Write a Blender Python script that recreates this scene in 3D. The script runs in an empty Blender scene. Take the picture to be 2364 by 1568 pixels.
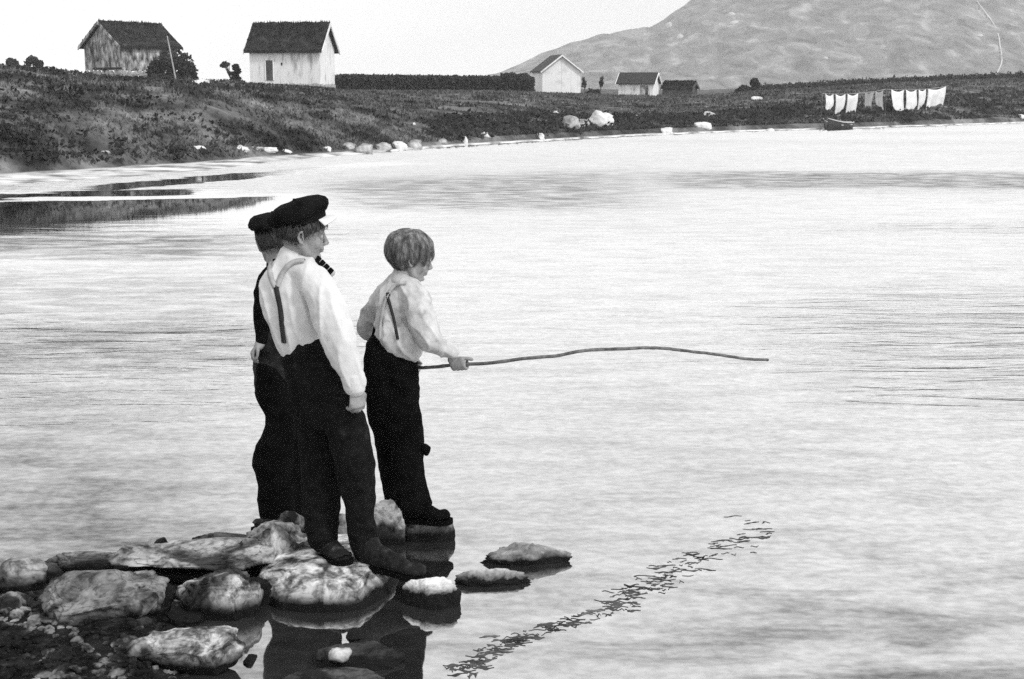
import bpy, bmesh, math, random
from mathutils import Vector, Matrix, noise
random.seed(7)
R = math.radians
SC = bpy.context.scene
COL = SC.collection

# ---------------------------------------------------------------- camera
F, CX, CY, H = 3248.0, 1182.0, 784.0, 1.9        # focal length and centre in photo units, eye height in metres
PT = math.atan(584 / F)                           # looking slightly down
cam = bpy.data.cameras.new('camera'); camo = bpy.data.objects.new('camera', cam); COL.objects.link(camo)
cam.sensor_width = 36; cam.lens = F / 2364 * 36; cam.clip_end = 20000; cam.clip_start = .05
camo.location = (0, 0, H); camo.rotation_euler = (math.pi / 2 - PT, 0, 0); SC.camera = camo
FW = Vector((0, math.cos(PT), -math.sin(PT))); UP = Vector((0, math.sin(PT), math.cos(PT))); RT = Vector((1, 0, 0))
C0 = Vector((0, 0, H))
def ray(px, py): return FW + RT * ((px - CX) / F) + UP * ((CY - py) / F)
def at(px, py, Y): d = ray(px, py); return C0 + d * (Y / d.y)
def hitz(px, py, z=0.): d = ray(px, py); return C0 + d * ((z - H) / d.z)
def mpp(P): return (P - C0).dot(FW) / F           # metres per photo unit at a point

# ---------------------------------------------------------------- world and sun
SUN_AZ, SUN_EL = R(130), R(46)                    # azimuth clockwise from +Y (the view), elevation
w = bpy.data.worlds.new('World'); SC.world = w; w.use_nodes = True
nt = w.node_tree; nt.nodes.clear(); N = nt.nodes.new; L = nt.links.new
sky = N('ShaderNodeTexSky'); sky.sky_type = 'NISHITA'; sky.sun_disc = False
sky.sun_elevation = SUN_EL; sky.sun_rotation = SUN_AZ; sky.dust_density = 4; sky.air_density = 1
bw = N('ShaderNodeRGBToBW'); L(sky.outputs[0], bw.inputs[0])
tc = N('ShaderNodeTexCoord'); mp = N('ShaderNodeMapping'); mp.inputs['Scale'].default_value = (1.2, 1.2, 5)
L(tc.outputs['Generated'], mp.inputs[0])
cn = N('ShaderNodeTexNoise'); cn.inputs['Scale'].default_value = 2.2; cn.inputs['Detail'].default_value = 5; cn.inputs['Distortion'].default_value = .6
L(mp.outputs[0], cn.inputs[0])
cr = N('ShaderNodeMapRange'); cr.inputs[1].default_value = .35; cr.inputs[2].default_value = .7
cr.inputs[3].default_value = 9.6; cr.inputs[4].default_value = 11.6; L(cn.outputs[0], cr.inputs[0])   # cloud veil
mx = N('ShaderNodeMix'); mx.data_type = 'FLOAT'; mx.inputs[0].default_value = .85
L(bw.outputs[0], mx.inputs[2]); L(cr.outputs[0], mx.inputs[3])
bg = N('ShaderNodeBackground'); bg.inputs[1].default_value = .12; L(mx.outputs[0], bg.inputs[0])
wo = N('ShaderNodeOutputWorld'); L(bg.outputs[0], wo.inputs[0])
sl = bpy.data.lights.new('sun', 'SUN'); sl.energy = 2.0; sl.angle = R(8); sl.color = (1, 1, 1)
so = bpy.data.objects.new('sun', sl); COL.objects.link(so)
so.rotation_euler = (math.pi / 2 - SUN_EL, 0, math.pi - SUN_AZ); so.location = (20, -10, 30)
SC.view_settings.view_transform = 'Standard'; SC.view_settings.look = 'None'
SC.view_settings.exposure = 0; SC.view_settings.gamma = 1; SC.view_settings.use_curve_mapping = False
SC.render.engine = 'CYCLES'; SC.cycles.use_denoising = False; SC.cycles.sample_clamp_direct = 4; SC.cycles.sample_clamp_indirect = 1.5
SC.cycles.max_bounces = 6; SC.cycles.volume_bounces = 1; SC.cycles.diffuse_bounces = 3

# ---------------------------------------------------------------- materials (a black-and-white place)
def newmat(name):
    m = bpy.data.materials.new(name); m.use_nodes = True
    t = m.node_tree; b = t.nodes['Principled BSDF']
    return m, t, b
def g(v): return (v, v, v, 1)
def ramp(t, stops):
    r = t.nodes.new('ShaderNodeValToRGB'); e = r.color_ramp.elements
    while len(e) < len(stops): e.new(.5)
    for i, (p, v) in enumerate(stops): e[i].position = p; e[i].color = g(v)
    return r
def noisy(name, stops, scale=5, detail=6, rough=.8, bump=.0, bscale=None, stretch=(1, 1, 1), world=False, spec=.3, dist=0, bdist=.02):
    m, t, b = newmat(name)
    if world: co = t.nodes.new('ShaderNodeNewGeometry').outputs['Position']
    else: co = t.nodes.new('ShaderNodeTexCoord').outputs['Object']
    mpn = t.nodes.new('ShaderNodeMapping'); mpn.inputs['Scale'].default_value = stretch; t.links.new(co, mpn.inputs[0])
    n = t.nodes.new('ShaderNodeTexNoise'); n.inputs['Scale'].default_value = scale; n.inputs['Detail'].default_value = detail
    n.inputs['Roughness'].default_value = .62; n.inputs['Distortion'].default_value = dist
    t.links.new(mpn.outputs[0], n.inputs[0])
    r = ramp(t, stops); t.links.new(n.outputs[0], r.inputs[0]); t.links.new(r.outputs[0], b.inputs['Base Color'])
    b.inputs['Roughness'].default_value = rough; b.inputs['Specular IOR Level'].default_value = spec
    if bump:
        n2 = t.nodes.new('ShaderNodeTexNoise'); n2.inputs['Scale'].default_value = bscale or scale * 3; n2.inputs['Detail'].default_value = 5
        t.links.new(mpn.outputs[0], n2.inputs[0])
        bp = t.nodes.new('ShaderNodeBump'); bp.inputs['Strength'].default_value = bump; bp.inputs['Distance'].default_value = bdist
        t.links.new(n2.outputs[0], bp.inputs['Height']); t.links.new(bp.outputs[0], b.inputs['Normal'])
    return m
M = {}
M['grass'] = noisy('grass', [(.3, .018), (.5, .05), (.66, .10), (.8, .17)], .55, 9, .95, .6, 3, world=True, spec=.05, bdist=.15)
M['blade'] = noisy('grass_blade', [(.34, .02), (.44, .065), (.56, .15), (.68, .28)], .6, 10, .9, world=True, spec=.05)
M['leaf'] = noisy('leaf', [(.3, .012), (.6, .045)], 2, 3, .8, spec=.1)
M['leafpale'] = noisy('leaf_pale', [(.3, .10), (.6, .25)], 2, 3, .8, spec=.1)
M['bark'] = noisy('bark', [(.3, .04), (.7, .12)], 6, 5, .9, .5)
M['turf'] = noisy('turf', [(.3, .012), (.55, .03), (.75, .08)], 1.6, 8, .95, .6, 5, spec=.05, bdist=.06)
M['white_board'] = noisy('white_board', [(.32, .40), (.42, .74), (.52, .87)], 1.1, 7, .8, .3, 6, stretch=(2, 2, .6))
M['clean_white'] = noisy('limewashed_board', [(.3, .66), (.5, .86)], 1.1, 5, .8, .3, 6)
M['grey_board'] = noisy('grey_board', [(.36, .03), (.46, .16), (.55, .38), (.68, .72)], 1.6, 7, .85, .4, 6, stretch=(1.6, 1.6, .7))
M['dark_board'] = noisy('dark_board', [(.3, .04), (.6, .10), (.8, .2)], 1.5, 6, .9, .4)
M['fstone'] = noisy('foundation_stone', [(.3, .12), (.5, .34), (.75, .6)], 2.5, 6, .9, .5)
M['void'] = noisy('opening_shade', [(.3, .012), (.7, .03)], 2, 3, .9)  # near-black panels painting the shade inside openings
M['cloth'] = noisy('laundry_cloth', [(.3, .55), (.7, .85)], 2, 4, .9, .2)
M['greycloth'] = noisy('laundry_grey', [(.3, .2), (.7, .36)], 2, 4, .9, .2)
M['pole'] = noisy('pole_wood', [(.3, .3), (.7, .55)], 4, 4, .8)
M['tar'] = noisy('tarred_wood', [(.3, .015), (.7, .04)], 5, 4, .7)
M['pale_rock'] = noisy('pale_rock', [(.3, .35), (.5, .62), (.7, .82)], 1.5, 6, .9, .5, 6, bdist=.05)
M['mid_rock'] = noisy('mid_rock', [(.3, .07), (.5, .28), (.7, .62)], 1.8, 6, .9, .5, 6, bdist=.05)
M['mountain'] = noisy('mountain_slope', [(.32, .035), (.45, .11), (.56, .18), (.68, .34)], .06, 15, 1, .9, .25, world=True, stretch=(1, .28, 1.4), spec=.02, bdist=1.5, dist=.6)
M['snow'] = noisy('snow', [(.3, .38), (.7, .5)], .1, 3, .8)
M['skin'] = noisy('skin', [(.3, .18), (.7, .30)], 22, 4, .55, .1, 90, bdist=.002)
M['handskin'] = M['skin']
M['shirt_white'] = noisy('white_shirt', [(.3, .52), (.7, .66)], 9, 4, .95, .5, 34, bdist=.006, spec=.05)
M['shirt_grey'] = noisy('grey_shirt', [(.28, .22), (.42, .42), (.58, .52), (.75, .6)], 19, 6, .95, .4, 26, bdist=.006, spec=.05)
M['wool'] = noisy('dark_wool', [(.35, .005), (.6, .010), (.78, .026)], 34, 8, .95, .6, 60, bdist=.004, spec=.04)
M['wool_black'] = noisy('black_wool', [(.35, .0025), (.7, .007)], 13, 6, .95, .5, 60, bdist=.004, spec=.03)
M['wool_worn'] = noisy('worn_wool', [(.35, .006), (.55, .02), (.75, .05)], 16, 7, .95, .5, 60, bdist=.004, spec=.04)
M['capwool'] = noisy('cap_wool', [(.35, .004), (.7, .012)], 18, 6, .95, .4, 80, bdist=.003, spec=.04)
M['visor'] = noisy('visor_sheen', [(.3, .6), (.7, .8)], 20, 3, .3)  # bright colour paints the light reflected off the visor
M['leather'] = noisy('boot_leather', [(.35, .004), (.58, .014), (.75, .08)], 26, 6, .75, .6, 60, bdist=.004, spec=.12)
M['hair_dark'] = noisy('hair_dark', [(.35, .02), (.65, .07)], 50, 3, .6)
M['hair_blond'] = noisy('hair_blond', [(.34, .035), (.5, .11), (.66, .27)], 55, 5, .65, stretch=(1, 1, .3), spec=.3)
M['hair_under'] = noisy('hair_under', [(.3, .01), (.7, .04)], 30, 3, .9)  # darker under layer paints the shade inside the hair
M['strap_dark'] = noisy('strap_dark', [(.3, .012), (.7, .03)], 30, 3, .8)
M['strap_pale'] = noisy('strap_pale', [(.3, .3), (.7, .45)], 30, 3, .8)
M['eye_white'] = noisy('eye_white', [(.3, .28), (.7, .34)], 5, 2, .3)
M['eye_iris'] = noisy('eye_iris', [(.3, .02), (.7, .05)], 5, 2, .2)
M['stick'] = noisy('stick_bark', [(.35, .05), (.6, .14), (.75, .26)], 30, 5, .8, .5, 80, bdist=.002)
M['wavelet_marks'] = noisy('wavelet_marks', [(.35, .015), (.58, .08), (.75, .2)], 9, 3, .8, spec=.1)  # dim tone of wavelet faces, put into the colour
M['pebble'] = noisy('pebble', [(.45, .008), (.56, .03), (.66, .2), (.8, .6)], 7, 4, .9, .4, 40, world=True, bdist=.01, spec=.02)
M['pebbleground'] = noisy('gravel_ground', [(.35, .006), (.6, .02), (.8, .06)], 14, 6, .9, .6, 50, world=True, bdist=.02, spec=0)  # near-black, so the gaps between stones carry painted shadow
def bank_mat():
    m = noisy('bank_ground', [(.34, .02), (.44, .06), (.56, .14), (.68, .26)], .6, 10, .95, .8, 2.5, world=True, spec=.03, bdist=.2)
    t = m.node_tree; b = t.nodes['Principled BSDF']; nn = t.nodes.new; lk = t.links.new
    old = b.inputs['Base Color'].links[0].from_socket; ge = nn('ShaderNodeNewGeometry'); sp = nn('ShaderNodeSeparateXYZ'); lk(ge.outputs['Position'], sp.inputs[0])
    n = nn('ShaderNodeTexNoise'); n.inputs['Scale'].default_value = 1.3; n.inputs['Detail'].default_value = 6; lk(ge.outputs['Position'], n.inputs[0])
    r = ramp(t, [(.32, .12), (.5, .5), (.62, .75)]); lk(n.outputs[0], r.inputs[0])
    q = nn('ShaderNodeMath'); q.operation = 'MULTIPLY_ADD'; q.inputs[1].default_value = .10; lk(n.outputs[0], q.inputs[0]); lk(sp.outputs[2], q.inputs[2])
    k = nn('ShaderNodeMapRange'); k.inputs[1].default_value = .095; k.inputs[2].default_value = .125; k.inputs[3].default_value = 1; k.inputs[4].default_value = 0; lk(q.outputs[0], k.inputs[0])
    mx_ = nn('ShaderNodeMix'); mx_.data_type = 'RGBA'; lk(k.outputs[0], mx_.inputs[0]); lk(old, mx_.inputs[6]); lk(r.outputs[0], mx_.inputs[7]); lk(mx_.outputs[2], b.inputs['Base Color'])
    return m
M['bank'] = bank_mat()
def rock_mat(name, lo, mid, hi, wet=.05, cover=0., mot=1.):
    """lichen-mottled stone, stained dark by water up to `wet` metres above the water"""
    m, t, b = newmat(name); nn = t.nodes.new; lk = t.links.new
    tcn = nn('ShaderNodeTexCoord'); ge = nn('ShaderNodeNewGeometry')
    a = nn('ShaderNodeTexNoise'); a.inputs['Scale'].default_value = 9; a.inputs['Detail'].default_value = 9; a.inputs['Roughness'].default_value = .68; a.inputs['Distortion'].default_value = .8
    lk(ge.outputs['Position'], a.inputs[0])
    r = ramp(t, [(.36 + cover, lo), (.46 + cover, mid), (.53 + cover, (mid + hi) / 2), (.62 + cover, hi)]); lk(a.outputs[0], r.inputs[0])
    k = nn('ShaderNodeTexNoise'); k.inputs['Scale'].default_value = 3.2; k.inputs['Detail'].default_value = 6; k.inputs['Distortion'].default_value = 1.2; lk(ge.outputs['Position'], k.inputs[0])
    kr = ramp(t, [(.40, .10), (.49, .8), (.6, 1.0)]); lk(k.outputs[0], kr.inputs[0])
    f = nn('ShaderNodeTexNoise'); f.inputs['Scale'].default_value = 38; f.inputs['Detail'].default_value = 5; lk(ge.outputs['Position'], f.inputs[0])
    fr = ramp(t, [(.36, .35), (.48, .95), (.7, 1.0)]); lk(f.outputs[0], fr.inputs[0])
    mu0 = nn('ShaderNodeMix'); mu0.data_type = 'RGBA'; mu0.blend_type = 'MULTIPLY'; mu0.inputs[0].default_value = mot
    lk(r.outputs[0], mu0.inputs[6]); lk(kr.outputs[0], mu0.inputs[7])
    mu = nn('ShaderNodeMix'); mu.data_type = 'RGBA'; mu.blend_type = 'MULTIPLY'; mu.inputs[0].default_value = .8 * mot
    lk(mu0.outputs[2], mu.inputs[6]); lk(fr.outputs[0], mu.inputs[7])
    sp = nn('ShaderNodeSeparateXYZ'); lk(ge.outputs['Position'], sp.inputs[0])
    ad2 = nn('ShaderNodeMath'); ad2.operation = 'MULTIPLY_ADD'; ad2.inputs[1].default_value = -.09; lk(a.outputs[0], ad2.inputs[0]); lk(sp.outputs[2], ad2.inputs[2])
    wr = nn('ShaderNodeMapRange'); wr.inputs[1].default_value = wet - .045; wr.inputs[2].default_value = wet - .005; wr.inputs[3].default_value = 1; wr.inputs[4].default_value = 0
    lk(ad2.outputs[0], wr.inputs[0])
    mw = nn('ShaderNodeMix'); mw.data_type = 'RGBA'; mw.inputs[7].default_value = g(.006); lk(wr.outputs[0], mw.inputs[0]); lk(mu.outputs[2], mw.inputs[6])
    lk(mw.outputs[2], b.inputs['Base Color']); b.inputs['Roughness'].default_value = .75; b.inputs['Specular IOR Level'].default_value = .12
    n2 = nn('ShaderNodeTexNoise'); n2.inputs['Scale'].default_value = 22; n2.inputs['Detail'].default_value = 8; lk(ge.outputs['Position'], n2.inputs[0])
    bp = nn('ShaderNodeBump'); bp.inputs['Strength'].default_value = .7; bp.inputs['Distance'].default_value = .02; lk(n2.outputs[0], bp.inputs['Height']); lk(bp.outputs[0], b.inputs['Normal'])
    return m
M['rock_mottled'] = rock_mat('rock_mottled', .012, .15, .66, .035)
M['rock_bright'] = rock_mat('rock_bright', .02, .24, .84, .03)
M['rock_grey'] = rock_mat('rock_grey', .05, .16, .30, .03)
M['rock_pale'] = rock_mat('rock_pale', .5, .75, .88, .055, -.1, .25)
M['rock_flat'] = rock_mat('rock_flat', .12, .5, .8, .02, -.03, .7)
M['rock_gap_shade'] = rock_mat('rock_gap_shade', .003, .006, .014, .03)  # near-black filler, its colour painting the shade in gaps between stones
M['rock_dark'] = rock_mat('rock_dark', .006, .04, .28, .03)
M['rock_slab'] = rock_mat('rock_slab', .05, .20, .50, .03)
# water
def water_mat():
    m = bpy.data.materials.new('lake_water'); m.use_nodes = True; t = m.node_tree; t.nodes.clear(); nn = t.nodes.new; lk = t.links.new
    out = nn('ShaderNodeOutputMaterial'); ge = nn('ShaderNodeNewGeometry'); sp = nn('ShaderNodeSeparateXYZ'); lk(ge.outputs['Position'], sp.inputs[0])
    def math_(op, a, b=None, c=None):
        n = nn('ShaderNodeMath'); n.operation = op
        for i, x in enumerate((a, b, c)):
            if x is None: continue
            if isinstance(x, (int, float)): n.inputs[i].default_value = x
            else: lk(x, n.inputs[i])
        return n.outputs[0]
    def rng(x, a, b, c, d, smooth=True):
        n = nn('ShaderNodeMapRange'); n.interpolation_type = 'SMOOTHSTEP' if smooth else 'LINEAR'
        lk(x, n.inputs[0])
        for i, v in enumerate((a, b, c, d)): n.inputs[i + 1].default_value = v
        return n.outputs[0]
    def nz(sx, sy, detail, dist=0., off=0.):
        mpn = nn('ShaderNodeMapping'); mpn.inputs['Scale'].default_value = (sx, sy, 1); mpn.inputs['Location'].default_value = (off, off, 0)
        mpn.inputs['Rotation'].default_value = (0, 0, R(-4)); lk(ge.outputs['Position'], mpn.inputs[0])
        n = nn('ShaderNodeTexNoise'); n.inputs['Scale'].default_value = 1; n.inputs['Detail'].default_value = detail; n.inputs['Distortion'].default_value = dist
        n.inputs['Roughness'].default_value = .55; lk(mpn.outputs[0], n.inputs[0]); return n.outputs[0]
    X, Y = sp.outputs[0], sp.outputs[1]
    wave = nz(.8, 3.2, 2, .6)           # long low crests across the view
    fine = nz(5, 16, 4, .3, 7)
    patch = nz(.035, .16, 3, .5, 3)     # wind patches
    mid = nz(.35, 1.6, 3, .5, 11)
    micro = nz(16, 40, 3, 0, 17)
    hgt = math_('ADD', math_('ADD', math_('MULTIPLY', wave, .021), math_('MULTIPLY', fine, .004)), math_('MULTIPLY', micro, .0012))
    near = rng(Y, 5.4, 9, .10, 1)
    near = math_('MAXIMUM', near, rng(X, .3, 2.6, 0, .38))
    pat = rng(patch, .42, .64, .05, 1.6)
    far = rng(Y, 24, 40, 0, .6)
    amp = math_('MAXIMUM', math_('MULTIPLY', near, pat), far)
    # calm streaks in the lee of the left bank
    U = math_('DIVIDE', X, math_('MAXIMUM', Y, 1.0))
    wob = math_('MULTIPLY_ADD', mid, 2.4, -1.2)
    def slant(k): return math_('ADD', math_('MULTIPLY_ADD', X, -k, Y), wob)
    yA, yB, yC = slant(.35), slant(.4), slant(1.83)
    leeA = math_('MULTIPLY', rng(yA, 18.4, 21.0, 0, 1), rng(yA, 26.0, 27.2, 1, 0))
    leeB = math_('MULTIPLY', math_('MULTIPLY', rng(yB, 27.4, 27.8, 0, 1), rng(yB, 28.9, 29.4, 1, 0)), rng(U, -.24, -.19, 1, 0))
    leeC = math_('MULTIPLY', math_('MULTIPLY', rng(yC, 39.2, 39.9, 0, 1), rng(yC, 42.2, 43.2, 1, 0)), rng(U, -.33, -.28, 0, 1))
    lee = math_('MAXIMUM', leeA, math_('MAXIMUM', leeB, leeC))
    lee = math_('MULTIPLY', lee, rng(math_('MULTIPLY_ADD', patch, .16, U), -.12, .05, 1, 0))
    amp = math_('MULTIPLY', amp, math_('SUBTRACT', 1.0, math_('MULTIPLY', lee, .90)))
    amp = math_('MULTIPLY', amp, rng(math_('ABSOLUTE', math_('SUBTRACT', U, .06)), .08, .22, .35, 1))
    # gusts: shade of the ripples painted in as a weaker mirror
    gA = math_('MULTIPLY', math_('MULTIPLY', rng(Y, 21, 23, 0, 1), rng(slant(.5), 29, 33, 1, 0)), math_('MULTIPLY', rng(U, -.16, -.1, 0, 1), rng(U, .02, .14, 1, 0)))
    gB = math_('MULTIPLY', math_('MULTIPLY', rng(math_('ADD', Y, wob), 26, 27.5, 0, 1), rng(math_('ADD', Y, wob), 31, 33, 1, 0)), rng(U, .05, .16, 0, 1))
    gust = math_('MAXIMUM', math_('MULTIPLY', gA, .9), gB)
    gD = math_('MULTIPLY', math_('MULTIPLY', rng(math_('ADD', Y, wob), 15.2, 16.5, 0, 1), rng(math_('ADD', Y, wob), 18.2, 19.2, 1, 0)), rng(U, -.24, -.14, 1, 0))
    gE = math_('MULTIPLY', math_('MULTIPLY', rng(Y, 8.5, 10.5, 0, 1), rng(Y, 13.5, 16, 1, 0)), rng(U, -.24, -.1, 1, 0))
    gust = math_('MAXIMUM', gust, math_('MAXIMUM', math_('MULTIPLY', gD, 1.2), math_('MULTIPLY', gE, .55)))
    # short steep ripples, too small to see singly further out: they lift the mirrored ray into the sky
    rip = nz(7, 19, 2, 0, 23); rip2 = nz(1.1, 5, 2, 0, 31)
    tilt = math_('MULTIPLY', rng(Y, 8, 34, .0, 1), math_('SUBTRACT', 1.0, lee))
    tilt = math_('MULTIPLY', tilt, math_('MULTIPLY_ADD', rip, .34, math_('MULTIPLY_ADD', patch, .16, -.10)))
    cx_ = nn('ShaderNodeCombineXYZ'); lk(math_('MULTIPLY', math_('SUBTRACT', rip2, .5), math_('MULTIPLY', tilt, 1.0)), cx_.inputs[0]); lk(math_('MULTIPLY', tilt, -1.0), cx_.inputs[1]); cx_.inputs[2].default_value = 1
    nv = nn('ShaderNodeVectorMath'); nv.operation = 'NORMALIZE'; lk(cx_.outputs[0], nv.inputs[0])
    bp = nn('ShaderNodeBump'); bp.inputs['Distance'].default_value = 1.0; lk(nv.outputs[0], bp.inputs['Normal'])
    lk(hgt, bp.inputs['Height']); lk(amp, bp.inputs['Strength'])
    fr = nn('ShaderNodeFresnel'); fr.inputs[0].default_value = 2.6; lk(bp.outputs[0], fr.inputs[1])
    gl = nn('ShaderNodeBsdfGlossy'); gl.inputs['Color'].default_value = g(1.0); gl.inputs['Roughness'].default_value = .03; lk(bp.outputs[0], gl.inputs['Normal'])
    di = nn('ShaderNodeBsdfDiffuse'); di.inputs['Color'].default_value = g(.03)
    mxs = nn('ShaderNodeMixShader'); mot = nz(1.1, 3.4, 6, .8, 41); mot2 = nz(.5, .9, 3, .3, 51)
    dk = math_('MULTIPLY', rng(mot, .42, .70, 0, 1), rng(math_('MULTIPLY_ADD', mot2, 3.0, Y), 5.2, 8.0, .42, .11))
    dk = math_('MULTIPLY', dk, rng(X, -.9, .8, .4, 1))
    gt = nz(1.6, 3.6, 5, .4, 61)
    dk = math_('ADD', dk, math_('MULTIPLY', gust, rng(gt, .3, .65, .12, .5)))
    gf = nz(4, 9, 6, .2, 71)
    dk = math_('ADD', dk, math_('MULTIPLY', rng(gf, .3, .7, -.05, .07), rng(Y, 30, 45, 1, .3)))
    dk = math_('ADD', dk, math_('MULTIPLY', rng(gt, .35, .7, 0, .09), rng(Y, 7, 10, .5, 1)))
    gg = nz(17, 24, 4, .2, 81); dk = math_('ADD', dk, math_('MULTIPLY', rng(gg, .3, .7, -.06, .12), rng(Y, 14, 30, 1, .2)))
    # weaker mirror, so darker, towards the stones on the left
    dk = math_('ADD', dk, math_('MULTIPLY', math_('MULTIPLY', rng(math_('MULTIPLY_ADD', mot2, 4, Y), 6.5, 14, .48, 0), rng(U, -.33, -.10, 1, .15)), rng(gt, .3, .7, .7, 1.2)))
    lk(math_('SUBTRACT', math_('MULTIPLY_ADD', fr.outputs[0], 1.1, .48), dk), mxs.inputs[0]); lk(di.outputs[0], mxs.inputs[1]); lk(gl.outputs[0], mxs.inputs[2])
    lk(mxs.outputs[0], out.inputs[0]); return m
M['water'] = water_mat()

# ---------------------------------------------------------------- helpers
def tag(o, label=None, cat=None, group=None, kind=None):
    if label: o['label'] = label
    if cat: o['category'] = cat
    if group: o['group'] = group
    if kind: o['kind'] = kind
    return o
def empty(name, loc, rz=0.):
    o = bpy.data.objects.new(name, None); COL.objects.link(o); o.location = loc; o.rotation_euler = (0, 0, rz); o.empty_display_size = .2
    o.matrix_world = Matrix.Translation(Vector(loc)) @ Matrix.Rotation(rz, 4, 'Z'); return o
def link(name, me, mat, parent=None, smooth=True):
    o = bpy.data.objects.new(name, me); COL.objects.link(o)
    if mat is not None:
        for m_ in (mat if isinstance(mat, list) else [mat]): me.materials.append(m_)
    if smooth: me.polygons.foreach_set('use_smooth', [True] * len(me.polygons))
    if parent is not None:                       # meshes are made in world space; keep them there
        o.parent = parent; o.matrix_parent_inverse = parent.matrix_world.inverted()
    return o
def frombm(name, bm, mat, parent=None, smooth=True):
    me = bpy.data.meshes.new(name); bm.to_mesh(me); bm.free(); return link(name, me, mat, parent, smooth)
def frompy(name, vs, fs, mat, parent=None, smooth=True):
    me = bpy.data.meshes.new(name); me.from_pydata(vs, [], fs); me.update(); return link(name, me, mat, parent, smooth)
def recentre(o):
    """move a free-standing mesh's origin to the bottom middle of its shape"""
    me = o.data; xs = [v.co for v in me.vertices]
    c = Vector(((min(v.x for v in xs) + max(v.x for v in xs)) / 2, (min(v.y for v in xs) + max(v.y for v in xs)) / 2, min(v.z for v in xs)))
    me.transform(Matrix.Translation(-c)); o.location = c; return o
def tube(bm, pts, ref=Vector((0, 1, 0)), segs=14, cap=True):
    """closed tube; pts = (Vector, ra, rb); ra across the ref axis, rb along it; rounded ends"""
    P = list(pts)
    if cap:
        def endp(a, b):
            d = (a[0] - b[0]); d = d.normalized() if d.length > 1e-9 else Vector((0, 0, 1)); r = min(a[1], a[2])
            return [(a[0] + d * r * .45, a[1] * .85, a[2] * .85), (a[0] + d * r * .8, a[1] * .5, a[2] * .5)]
        s = endp(P[0], P[1]); e = endp(P[-1], P[-2]); P = [s[1], s[0]] + P + e
    rings = []
    for i, (c, ra, rb) in enumerate(P):
        t = (P[min(i + 1, len(P) - 1)][0] - P[max(i - 1, 0)][0]).normalized()
        a = t.cross(ref)
        if a.length < 1e-3: a = t.cross(Vector((0.1, 0, 1)))
        a.normalize(); b = a.cross(t).normalized()
        rings.append([bm.verts.new(c + a * (ra * math.cos(k * math.tau / segs)) + b * (rb * math.sin(k * math.tau / segs))) for k in range(segs)])
    for i in range(len(rings) - 1):
        for k in range(segs):
            bm.faces.new((rings[i][k], rings[i][(k + 1) % segs], rings[i + 1][(k + 1) % segs], rings[i + 1][k]))
    bm.faces.new(rings[0][::-1]); bm.faces.new(rings[-1])
def smoothpath(pts, n=5):
    """Catmull-Rom resampling of (Vector, ra, rb)"""
    out = []
    for i in range(len(pts) - 1):
        p0, p1, p2, p3 = pts[max(i - 1, 0)], pts[i], pts[i + 1], pts[min(i + 2, len(pts) - 1)]
        for k in range(n):
            t = k / n
            def cr(a, b, c, d): return .5 * ((2 * b) + (c - a) * t + (2 * a - 5 * b + 4 * c - d) * t * t + (3 * b - a - 3 * c + d) * t ** 3)
            out.append(tuple(cr(p0[j], p1[j], p2[j], p3[j]) for j in range(3)))
    out.append(pts[-1]); return out
def ell(bm, c, r, rot=None, sub=3):
    m = Matrix.Translation(c) @ (rot.to_4x4() if rot else Matrix.Identity(4)) @ Matrix.Diagonal((*r, 1))
    bmesh.ops.create_icosphere(bm, subdivisions=sub, radius=1, matrix=m)
def box(bm, c, s, rot=None):
    m = Matrix.Translation(c) @ (rot.to_4x4() if rot else Matrix.Identity(4)) @ Matrix.Diagonal((*s, 1))
    bmesh.ops.create_cube(bm, size=1, matrix=m)
def fuse(bm, voxel, smooth=4, fold=None):
    """weld overlapping closed shapes into one skin, then relax it and lay folds in it"""
    bmesh.ops.recalc_face_normals(bm, faces=bm.faces)
    me = bpy.data.meshes.new('tmp'); bm.to_mesh(me); bm.free()
    o = bpy.data.objects.new('tmp', me); COL.objects.link(o)
    r = o.modifiers.new('r', 'REMESH'); r.mode = 'VOXEL'; r.voxel_size = voxel; r.adaptivity = 0
    if smooth: s = o.modifiers.new('s', 'SMOOTH'); s.factor = .5; s.iterations = smooth
    dg = bpy.context.evaluated_depsgraph_get(); dg.update()
    me2 = bpy.data.meshes.new_from_object(o.evaluated_get(dg))
    bpy.data.objects.remove(o); bpy.data.meshes.remove(me)
    if fold:
        nr = [v.normal.copy() for v in me2.vertices]
        for v, n_ in zip(me2.vertices, nr): v.co = v.co + n_ * fold(v.co)
        me2.update()
    return me2
def nzv(p, s, sx=1, sy=1, sz=1): return noise.noise(Vector((p.x * s * sx, p.y * s * sy, p.z * s * sz)))

# ================================================================ SETTING
# water
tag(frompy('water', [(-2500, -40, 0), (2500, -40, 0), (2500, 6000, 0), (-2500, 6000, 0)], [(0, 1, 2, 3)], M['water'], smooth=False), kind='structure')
def lerp(tab, x):
    if x <= tab[0][0]: return tab[0][1]
    for (a, b), (c, d) in zip(tab, tab[1:]):
        if x <= c: return b + (d - b) * (x - a) / (c - a)
    return tab[-1][1]
SHORE_PY = [(-2600, 505), (-1700, 488), (-900, 462), (-300, 440), (0, 427), (250, 412), (450, 394), (650, 371), (850, 354), (1000, 341), (1250, 326), (1500, 312), (1800, 301), (2000, 296), (2364, 284), (3000, 270), (3600, 262)]
YW = [(px, hitz(px, py).y) for px, py in SHORE_PY]
ZT = [(-900, 2.7), (0, 2.5), (150, 2.32), (230, 2.18), (430, 2.05), (570, 1.92), (740, 1.70), (800, 1.5), (1000, 1.42), (1220, 1.2), (1290, 1.08), (1500, .82), (1640, .86), (1730, 1.25), (1900, 1.6), (2050, 1.95), (2200, 2.2), (2364, 2.4), (3000, 2.6), (3600, 2.8)]
def colof(X, Y): return CX + F * X / (.984 * max(Y, 1))
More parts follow.
